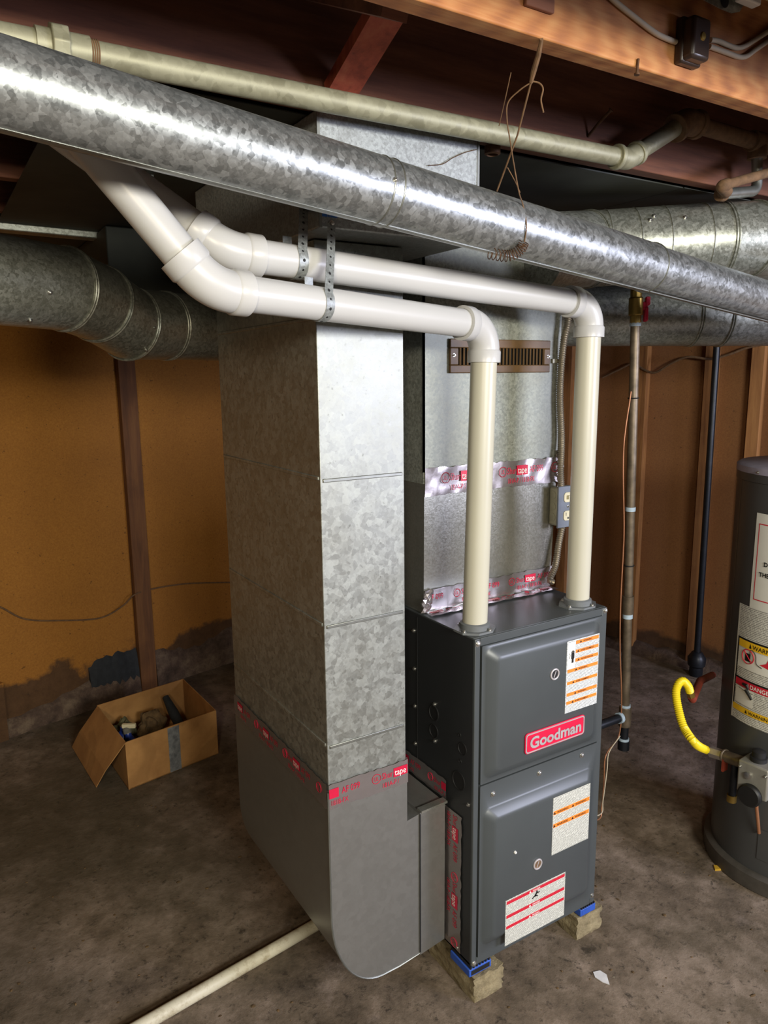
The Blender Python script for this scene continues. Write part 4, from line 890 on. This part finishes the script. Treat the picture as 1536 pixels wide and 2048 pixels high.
hn = MB(); hn.tube([cpt(-0.006, 0.002), cpt(0.006, -0.010), cpt(0.016, -0.022)], [0.006, 0.005, 0.004], 8); hn.tube([cpt(-0.02, 0.016), cpt(-0.004, 0.016), cpt(0.002, 0.006)], [0.004, 0.006, 0.003], 8); hn.build('hand_pictogram', M['ink'], lab2)
MB().tube([cpt(-0.036, 0.0), cpt(-0.015, -0.004), cpt(0.018, -0.004)], 0.0006, 6).build('basin_pictogram', M['ink'], lab2)
# vertical seam and rivet
an_s, _ = hitcyl(1484, 960); cpatch('jacket_seam', an_s-0.008, an_s+0.004, 0.7, 1.262, WRB+0.001, 'bead', wh, n=2)
a_, z_ = hitcyl(1518, 945); screw(wh, cp(a_, z_, WRB+0.003), cp(a_, 0, 1)-V((WC.x, WC.y, 0)), 0.004)
# gas control valve and knob
av, zv = hitcyl(1524, 1540); rn = V((math.cos(av), math.sin(av), 0)); tn = V((-math.sin(av), math.cos(av), 0)); zz_ = V((0, 0, 1))
vc = cp(av, zv, WRB+0.045)+tn*0.012
MB().obox(vc, tn, rn, zz_, 0.045, 0.038, 0.05).build('gas_control', M['valve'], wh, bevel=0.005)
kb = MB().lathe(vc+rn*0.038-zz_*0.045+tn*0.0, rn, [(0.034, 0), (0.034, 0.012), (0.030, 0.016), (0.0005, 0.017)], 28, False).build('temperature_knob', M['ink'], wh)
MB().lathe(vc+zz_*0.05-tn*0.004, zz_, [(0.024, 0), (0.024, 0.012), (0.019, 0.014), (0.019, 0.03), (0.012, 0.034)], 24).build('pilot_knob', M['black'], wh)
MB().lathe(vc+rn*0.038+zz_*0.012-tn*0.012, rn, [(0.011, 0), (0.011, 0.006), (0.006, 0.007)], 18).build('valve_plug', M['screw'], wh)
for s in (-1, 1): screw(wh, vc+rn*0.038+tn*0.038*s+zz_*0.03, rn, 0.004)
MB().tube(spline([vc-zz_*0.05, vc-zz_*0.10-rn*0.005, vc-zz_*0.15-rn*0.02, vc-zz_*0.2-rn*0.035], 5), 0.005, 12).build('burner_tube', M['copper'], wh)
a_, z_ = hitcyl(1524, 1690)
cpatch('access_cover', a_-0.05, a_+0.6, z_-0.05, z_+0.05, WRB+0.003, 'heater', wh)
# ------------------------------------------------------------------ gas connector
def wpt(px, py, out): a_, z_ = hitcyl(px, py, WRB+out); return cp(a_, z_, WRB+out)
gc = thing('gas_connector', wpt(1455, 1530, 0.05), 'yellow coated flexible gas connector with a tee and capped drip leg on the water heater', 'gas connector')
vin = vc-tn*0.045
te_ = V((vin.x, vin.y, vc.z+0.005))-tn*0.06; tl_ = te_-tn*0.05
pA = vin; pB = te_; pC = tl_
e0 = wpt(1500, 1530, 0.05); e1 = wpt(1450, 1512, 0.05); e2 = wpt(1424, 1504, 0.055)
ed = (e1-e0).normalized()
cyl(vc-tn*0.04, e0+ed*0.01, 0.0125, 'nipple', M['blackpipe'], gc)
cyl(e0, e1, 0.0185, 'tee', M['blackpipe'], gc)
for q in (e0, e1): MB().ring(q, ed, 0.0175, 0.0045, 20, 8).build('tee_band', M['blackpipe'], gc)
mid = e0.lerp(e1, 0.6); lo_ = wpt(1455, 1590, 0.05); lo_ = V((mid.x, mid.y, lo_.z))
cyl(mid, lo_, 0.011, 'drip_leg', M['darkpipe'], gc); cyl(lo_+V((0, 0, 0.008)), lo_-V((0, 0, 0.014)), 0.0145, 'drip_cap', M['brass'], gc)
MB().seg(e1, ed, e2+ed*0.004, ed, 0.0175, 6, True).build('flare_nut', M['chrome'], gc)
h0 = e2; hose = [h0, h0+ed*0.02, at(1392, 1488, 2.14), at(1368, 1455, 2.17), at(1356, 1415, 2.2), at(1352, 1385, 2.22), at(1357, 1368, 2.23), at(1366, 1362, 2.24), at(1376, 1372, 2.25), at(1380, 1384, 2.26)]
corr(hose, 0.0118, 0.0009, 0.006, 14).build('hose', M['yellow'], gc, label='bright yellow corrugated hose')
he = hose[-1]; hd_ = (hose[-1]-hose[-2]).normalized()
MB().seg(he, hd_, he+hd_*0.02, hd_, 0.012, 6, True).build('flare_nut', M['brass'], gc)
MB().box(tuple(mid-V((0.012, 0.003, 0.05))-tn*0.03), tuple(mid+V((0.012, 0.003, -0.008))-tn*0.03)).build('tag', M['red_tag'], gc)
cs = MB(); cs.tube([he+hd_*0.018, he+hd_*0.03+V((0, 0, -0.0)), at(1400, 1362, 2.5), at(1425, 1350, 2.75)], 0.0125, 14)
cs.build('supply_stub', M['red_tag'], gc)

# ------------------------------------------------------------------ floor drain pipe, scraps
pA = on(285, 2050, 'z', 0.017); pB = on(640, 1845, 'z', 0.017); d = (pB-pA).normalized(); pA = pA-d*0.3; pA.z = pB.z = 0.0172
MB().seg(pA, d, pB+d*0.22, d, 0.017, 24, True).build('drain_tube', M['pvc_dirty'], label='dirty white plastic drain tube lying on the floor under the duct boot', cat='pipe')
q = [on(1186, 1945, 'z', 0.002), on(1200, 1942, 'z', 0.004), on(1213, 1950, 'z', 0.003), on(1219, 1970, 'z', 0.001), on(1205, 1965, 'z', 0.001), on(1190, 1955, 'z', 0.001)]
MB().prism(q[::-1], (0, 0, 0.002)).build('paper_scrap', M['paper'], label='pointed white scrap lying on the floor in front of the furnace', cat='scrap')
q = [on(1427, 1733, 'z', 0.0), on(1436, 1734, 'z', 0.0), on(1443, 1741, 'z', 0.0), on(1430, 1742, 'z', 0.0)]
MB().prism(q, (0, 0, 0.006)).build('yellow_chip', M['chip'], label='small yellow chip on the floor beside the water heater', cat='chip')
deb = MB()
for k in range(170):
    px, py = random.uniform(0, 1536), random.uniform(1520, 2048)
    p = on(px, py, 'z', 0); r = random.uniform(0.0012, 0.0042)
    if (-0.36 < p.x < 0.48 and p.y > -0.02 and p.y < 0.75) or (p-WC).length < 0.28 or abs(p.y-0.41-(p.x+0.5)*0.14) < 0.06 or (p.y > 1.4 and p.x > -0.7): continue
    deb.ball(p+V((0, 0, r*0.3)), r, 1, (random.uniform(0.8, 2.2), random.uniform(0.8, 1.6), 0.5), 0.25)
deb.build('floor_debris', M['rag'], label='scattered crumbs of dirt on the concrete floor', cat='debris', kind='stuff', smooth=0)

# ------------------------------------------------------------------ cardboard box and contents
bxq = [V((-0.504, 1.496, 0)), V((-0.112, 1.577, 0)), V((-0.128, 1.985, 0)), V((-0.530, 1.895, 0))]; hb = 0.2; up = V((0, 0, hb)); up2 = V((0, 0, 1))
cb = thing('cardboard_box', (bxq[0]+bxq[2])/2, 'open brown cardboard box patched with silver tape on the floor by the wall', 'box')
ctr_ = (bxq[0]+bxq[2])/2
def wallq(a, b, z1a, z1b, name, m='card', z0=0.001):
    d = (b-a).normalized(); n_ = V((-d.y, d.x, 0)); n_ = n_ if n_.dot(ctr_-a) > 0 else -n_; n_ = n_*0.004
    return MB().hexa([a+up2*z0, b+up2*z0, b+n_+up2*z0, a+n_+up2*z0, a+up2*z1a, b+up2*z1b, b+n_+up2*z1b, a+n_+up2*z1a]).build(name, M[m], cb)
wallq(bxq[0], bxq[1], 0.2, 0.2, 'box_wall'); wallq(bxq[1], bxq[2], 0.2, 0.2, 'box_wall'); wallq(bxq[3], bxq[2], 0.205, 0.2, 'box_wall'); wallq(bxq[0], bxq[3], 0.2, 0.2, 'box_wall')
MB().prism([p+up2*0.001 for p in bxq], (0, 0, 0.004)).build('box_bottom', M['card'], cb)
fa, fb = bxq[0]+up2*0.2, bxq[3]+up2*0.2; dv = V((-0.118, 0.085, -0.196)); nn = dv.cross(fb-fa).normalized()*0.003; fm = 0.62
MB().hexa([fa, fb, fb+dv*fm, fa+dv*fm, fa+nn, fb+nn, fb+dv*fm+nn, fa+dv*fm+nn]).build('flap', M['card'], cb)
MB().hexa([fa+dv*fm, fb+dv*fm, fb+dv*1.0+V((0.015,0,0)), fa+dv*1.0+V((0.012, 0, 0)), fa+dv*fm+nn, fb+dv*fm+nn, fb+dv+nn+V((0.015,0,0)), fa+dv+nn+V((0.012,0,0))]).build('flap', M['card'], cb)
d01 = (bxq[1]-bxq[0]); n01 = V((d01.y, -d01.x, 0)).normalized()
tp = MB(); q0 = bxq[0]+d01*0.44+n01*0.0012; q1 = bxq[0]+d01*0.565+n01*0.0012
for i in range(8):
    za, zb_ = 0.004+i*0.024, 0.004+(i+1)*0.024; j0 = n01*random.random()*0.003; j1 = n01*random.random()*0.003
    tp.poly([q0+up2*za, q1+up2*za, q1+up2*zb_, q0+up2*zb_])
bmesh.ops.remove_doubles(tp.bm, verts=tp.bm.verts, dist=1e-5)
for v in tp.bm.verts: v.co += n01*random.random()*0.003
tp.build('silver_tape', M['ducttape'], cb, norm=False, smooth=20)
def inbox(u, v, z_): return bxq[0].lerp(bxq[1], u).lerp(bxq[3].lerp(bxq[2], u), v)+up2*z_
bt = thing('spray_bottle', inbox(0.18, 0.3, 0.006), 'dark blue plastic bottle with a pale spray head in the cardboard box', 'bottle')
bo = inbox(0.18, 0.3, 0.006); ax = V((-0.1, 0.35, 1)).normalized()
MB().lathe(bo, ax, [(0.034, 0.0), (0.036, 0.01), (0.036, 0.085), (0.03, 0.11), (0.014, 0.14), (0.013, 0.15)], 24).build('bottle_body', M['bluebottle'], bt)
MB().lathe(bo+ax*0.15, ax, [(0.017, 0), (0.017, 0.02), (0.012, 0.026)], 16).build('bottle_cap', M['greyball'], bt)
hd = MB(); hd.obox(bo+ax*0.183+V((0.01, -0.01, 0)), (1, -0.6, 0), (0.6, 1, 0), (0, 0, 1), 0.028, 0.009, 0.009); hd.build('spray_head', M['ivory'], bt, bevel=0.003)
bt2 = inbox(0.1, 0.52, 0.006)
MB().lathe(bt2, V((0.1, 0.1, 1)), [(0.03, 0), (0.032, 0.01), (0.032, 0.1), (0.02, 0.13), (0.012, 0.14), (0.012, 0.155)], 20).build('squeeze_bottle', M['bluebottle'], label='smaller blue bottle beside the box corner with the open flap', cat='bottle')
def rag(name, c, r, scl, mat, label, cat, jit=0.22):
    mb = MB().ball((0, 0, 0), 1.0, 4); ph = [random.uniform(0, 6) for _ in range(6)]
    for v in mb.bm.verts:
        p = v.co.copy(); k = 1+0.16*math.sin(5*p.x+ph[0]+2*math.sin(4*p.z+ph[1]))+0.12*math.sin(9*p.y+ph[2]+2*math.sin(5*p.x+ph[3]))+0.07*math.sin(14*p.z+ph[4]+3*p.x)
        v.co = V((p.x*scl[0], p.y*scl[1], p.z*scl[2]))*r*min(k, 1.25)*0.85+V(c)
    mb.build(name, M[mat], label=label, cat=cat, smooth=60)
def settle(u, v, r, s): return inbox(u, v, 0.006+r*s)
rag('rag', settle(0.48, 0.66, 0.075, 1.1), 0.075, (0.9, 0.55, 1.15), 'rag', 'crumpled brown rag standing in the cardboard box', 'rag')
rag('rag', settle(0.2, 0.74, 0.07, 1.1), 0.07, (0.7, 0.5, 1.15), 'rag2', 'crumpled olive rag at the back of the cardboard box', 'rag')
rag('cloth_ball', settle(0.34, 0.14, 0.045, 0.95), 0.045, (0.85, 0.6, 0.95), 'greyball', 'grey cloth lump at the front of the cardboard box', 'cloth')
rag('work_glove', settle(0.62, 0.42, 0.06, 0.8), 0.06, (1.2, 0.8, 0.8), 'darkthing', 'dark work glove lump in the middle of the cardboard box', 'glove')
gt = [inbox(0.72, 0.85, 0.17), inbox(0.76, 0.66, 0.10), inbox(0.80, 0.48, 0.03)]
MB().tube(spline(gt, 5), [0.014, 0.016, 0.018, 0.02, 0.022, 0.022, 0.022, 0.022, 0.02, 0.018, 0.016], 12).build('tool_handle', M['darkthing'], label='dark tool handle leaning inside the cardboard box', cat='tool')
MB().lathe(inbox(0.66, 0.38, 0.105), (0.2, -0.4, 1), [(0.014, 0), (0.015, 0.006), (0.012, 0.01)], 16).build('bottle_lid', M['ivory'], label='small pale lid lying on the dark glove in the cardboard box', cat='lid')

# ------------------------------------------------------------------ wires on the walls
def wallwire(pts, P, n, r, m, name, label):
    MB().tube(spline([onp(px, py, P-n*off, n) for px, py, off in pts], 8), r, 8).build(name, M[m], label=label, cat='wire')
wallwire([(-40, 1205, 0.006), (0, 1214, 0.006), (50, 1238, 0.006), (120, 1241, 0.006), (200, 1236, 0.007), (245, 1212, 0.02), (268, 1190, 0.042), (300, 1179, 0.012), (350, 1170, 0.006), (400, 1166, 0.006), (520, 1164, 0.006)], BP, BN, 0.004, 'rustpipe', 'old_wire', 'old brown wire sagging across the orange fiberboard wall')
wallwire([(1205, 755, 0.06), (1240, 738, 0.06), (1268, 726, 0.06), (1285, 738, 0.06), (1310, 745, 0.06), (1340, 728, 0.06), (1375, 714, 0.06), (1420, 718, 0.06), (1460, 708, 0.06), (1500, 694, 0.06), (1580, 680, 0.06)], RP, RN, 0.006, 'rustpipe', 'old_wire', 'old dark wire strung across the stud wall below the round duct')
# ------------------------------------------------------------------ joist cables, junction box, nails, hanging wire
JY = -0.406
jc = on(1387, 82, 'y', JY-0.015)
jb = thing('junction_box', V((jc.x, JY, jc.z)), 'dark brown bakelite junction box screwed to the light joist', 'junction box')
MB().box((jc.x-0.026, JY-0.034, jc.z-0.034), (jc.x+0.020, JY-0.0005, jc.z+0.030)).build('housing', M['bakelite'], jb, bevel=0.006)
MB().box((jc.x-0.029, JY-0.016, jc.z-0.037), (jc.x+0.023, JY-0.0005, jc.z+0.033)).build('back_plate', M['bakelite'], jb, bevel=0.004)
MB().lathe((jc.x-0.002, JY-0.034, jc.z), (0, -1, 0), [(0.007, 0), (0.0055, 0.002), (0.002, 0.0025)], 14).build('cover_screw', M['brass'], jb)
def jcable(pts, label, r=0.0042):
    P_ = spline([on(px, py, 'y', JY-0.0047) for px, py in pts], 8); MB().tube(P_, r, 12).build('cable', M['cable'], label=label, cat='cable')
jcable([(1150, -75), (1195, -35), (1227, 0), (1270, 35), (1311, 66), (1340, 80), (1352, 84)], 'pale cable running down the light joist into the brown junction box')
jcable([(1421, 80), (1436, 82), (1455, 90), (1474, 96), (1490, 92), (1510, 80), (1560, 48)], 'pale cable leaving the brown junction box, upper of the pair')
jcable([(1419, 93), (1430, 97), (1455, 106), (1478, 114), (1494, 112), (1515, 97), (1570, 60)], 'pale cable leaving the brown junction box, lower of the pair')
def nail(p, q, r, label, head=0.006):
    d = (V(q)-V(p)).normalized(); MB().tube([p, V(p).lerp(V(q), 0.5)+V((0, 0, 0.002)), q], r, 8).lathe(q, d, [(head, 0), (head, 0.0025)], 10).build('nail', M['rustspring'], label=label, cat='nail')
n0 = on(1176, 273, 'y', -0.0005); n1 = n0+V((0.03, -0.07, 0.012)); n1 = on(1221, 221, 'y', -0.05); nail(n0, n1, 0.0035, 'long bent rusty nail sticking out of the dark joist')
n0 = on(1276, 118, 'y', JY-0.002); nail(V((n0.x, JY-0.0025, n0.z+0.0)), V((n0.x-0.002, JY-0.003, n0.z-0.022)), 0.0022, 'rusty nail hanging from the lower edge of the light joist', 0.0045)
hw = thing('wire_hanger', on(1010, 380, 'z', 1.9), 'old dusty wire with a rusty coil spring hung round the flue pipe', 'wire hanger')
top = on(1083, 78, 'z', ZJ-0.001); vq = vpt(1010)
def vs_pt(px, py, out=0.002):   # a point on the flue surface seen at this pixel
    r = ray(px, py); o = CAM-VA2; a = r-vd*r.dot(vd); b = o-vd*o.dot(vd); R = VR+out
    A_, B_, C_ = a.dot(a), 2*a.dot(b), b.dot(b)-R*R; D_ = max(0, B_*B_-4*A_*C_); return CAM+r*((-B_-math.sqrt(D_))/(2*A_))
kn = top.lerp(vs_pt(1003, 392), 0.30); kn = at(1062, 160, (top-CAM).dot(FW)*0.72+(vs_pt(1005, 390)-CAM).dot(FW)*0.28)
dv_ = lambda p: (p-CAM).dot(FW)
d0, d1 = dv_(top), dv_(vs_pt(1003, 395))
def hp_(px, py, f): return at(px, py, d0+(d1-d0)*f)
MB().tube([top, hp_(1077, 110, 0.12), hp_(1068, 140, 0.22), hp_(1062, 165, 0.3)], [0.0028, 0.004, 0.0045, 0.003], 8).build('dust_rope', M['dustwire'], hw)
MB().tube([hp_(1062, 165, 0.3), hp_(1035, 270, 0.62), hp_(1015, 325, 0.8), vs_pt(994, 382)], 0.0016, 8).build('wire', M['dustwire'], hw)
MB().tube(spline([hp_(1062, 165, 0.3), hp_(1040, 180, 0.34), hp_(1016, 205, 0.42), hp_(1014, 240, 0.5), hp_(1020, 280, 0.62), hp_(1028, 330, 0.8), hp_(1038, 385, 0.95), vs_pt(1046, 410), vs_pt(1053, 450), vs_pt(1049, 484)], 6), 0.0011, 8).build('wire', M['dustwire'], hw)
MB().tube(spline([hp_(1060, 162, 0.3), hp_(1078, 166, 0.3), hp_(1086, 178, 0.3), hp_(1082, 200, 0.3), hp_(1087, 225, 0.3)], 6), 0.0013, 8).build('wire_tail', M['dustwire'], hw)
MB().tube([hp_(1022, 145, 0.3), hp_(1010, 200, 0.45), hp_(998, 252, 0.6)], 0.0008, 6).build('strand', M['dustwire'], hw)
MB().tube([hp_(1015, 335, 0.82), hp_(1030, 362, 0.9), hp_(1040, 385, 0.96)], 0.0009, 6).build('strand', M['dustwire'], hw)
sa, sbp = vs_pt(1049, 484, 0.006), vs_pt(978, 506, 0.006); cm = vs_pt(1022, 512, 0.012); path = spline([sa, vs_pt(1040, 500, 0.008), vs_pt(1015, 512, 0.009), sbp], 20); co = []
for i, p in enumerate(path):
    f = i/(len(path)-1); d = (path[min(i+1, len(path)-1)]-path[max(i-1, 0)]).normalized(); x, y = perp(d)
    for k in range(6):
        an = 2*math.pi*(f*14)+0; break
NS = 14*14
for i in range(NS+1):
    f = i/NS; s = f*(len(path)-1); k = min(int(s), len(path)-2); p = path[k].lerp(path[k+1], s-k); d = (path[k+1]-path[k]).normalized(); x, y = perp(d); an = 2*math.pi*14*f
    co.append(p+(x*math.cos(an)+y*math.sin(an))*(0.0085+0.002*f))
MB().tube(co, 0.0009, 6).build('coil_spring', M['rustspring'], hw, label='rusty coil spring')
# sheet metal strip at left under the joists
s0 = on(-40, 455, 'z', 2.04); s1 = on(207, 478, 'z', 2.04); dd = (s1-s0).normalized(); nrm = V((-dd.y, dd.x, 0))
st_ = MB(); st_.hexa([s0, s1, s1+nrm*0.06, s0+nrm*0.06, s0+V((0,0,0.022)), s1+V((0,0,0.022)), s1+nrm*0.06+V((0,0,0.024)), s0+nrm*0.06+V((0,0,0.024))])
st_.build('sheet_metal_strip', M['galv_round'], label='bright folded sheet metal strip under the joists left of the plastic pipes', cat='sheet metal', bevel=0.003)
# ------------------------------------------------------------------ lamp bracket at the light joist
lf = thing('lamp_bracket', on(1470, 10, 'y', JY-0.02), 'galvanized lamp bracket with a round hole on the light joist', 'lamp bracket')
def jp(px, py, y=JY-0.006): return on(px, py, 'y', y)
plq = [jp(1385, -30), jp(1398, -4), jp(1440, 18), jp(1462, 27), jp(1478, 24), jp(1486, 10), jp(1488, -30)]
hole_c = jp(1449, 0, JY-0.0075); 
MB().prism(plq, (0, -0.0014, 0)).build('plate', M['galv_round'], lf)
ux = (jp(1465, 4, JY-0.008)-jp(1433, 8, JY-0.008)); MB().lathe(jp(1449, 1, JY-0.0076), (0, -1, 0), [(0.011, 0), (0.0115, 0.0006), (0.0105, 0.001)], 20).build('hole', M['furn_dark'], lf)
a_ = jp(1478, -25, JY-0.02); b_ = jp(1512, 16, JY-0.02)
MB().box((a_.x, JY-0.03, b_.z), (b_.x, JY-0.012, a_.z+0.05)).build('white_housing', M['white'], lf, bevel=0.003)
a_ = jp(1515, -20, JY-0.01); b_ = jp(1600, 24, JY-0.01)
MB().box((a_.x, JY-0.014, b_.z), (b_.x+0.05, JY-0.0005, a_.z+0.05)).build('cream_block', M['cream'], lf, bevel=0.003)

# ------------------------------------------------------------------ small extras
q = on(985, 292, 'z', ZJ-0.006); MB().lathe(q, (0, 0, -1), [(0.017, 0), (0.017, 0.016), (0.012, 0.018), (0.011, 0.006)], 20).build('pipe_stub', M['rustspring'], label='short dark capped stub poking through the sheet metal beside the duct box', cat='pipe stub')
MB().tube(spline([on(px, py, 'y', -0.004) for px, py in ((857, 331), (885, 328), (905, 316), (930, 305), (953, 299))], 6), 0.0009, 6).build('loose_wire', M['rustspring'], label='thin loose wire lying against the galvanized duct box', cat='wire')
def duct_screw(root, px, py, A, Bp, R):
    d = (Bp-A).normalized(); r = ray(px, py); o = CAM-A; a = r-d*r.dot(d); b = o-d*o.dot(d); A_, B_, C_ = a.dot(a), 2*a.dot(b), b.dot(b)-R*R; D_ = B_*B_-4*A_*C_
    if D_ < 0: return
    p = CAM+r*((-B_-math.sqrt(D_))/(2*A_)); n = (p-A)-d*(p-A).dot(d); screw(root, p, n, 0.0045)
for px, py in ((100, 585), (60, 640)): duct_screw(ldv, px, py, L0, L1, 0.098)
for px, py in ((305, 640), (308, 655), (292, 700)): duct_screw(ldv, px, py, L3, L4, 0.098)
for px, py in ((1308, 432), (1370, 435), (1300, 440)): duct_screw(rdu, px, py, U1, U3, 0.1)
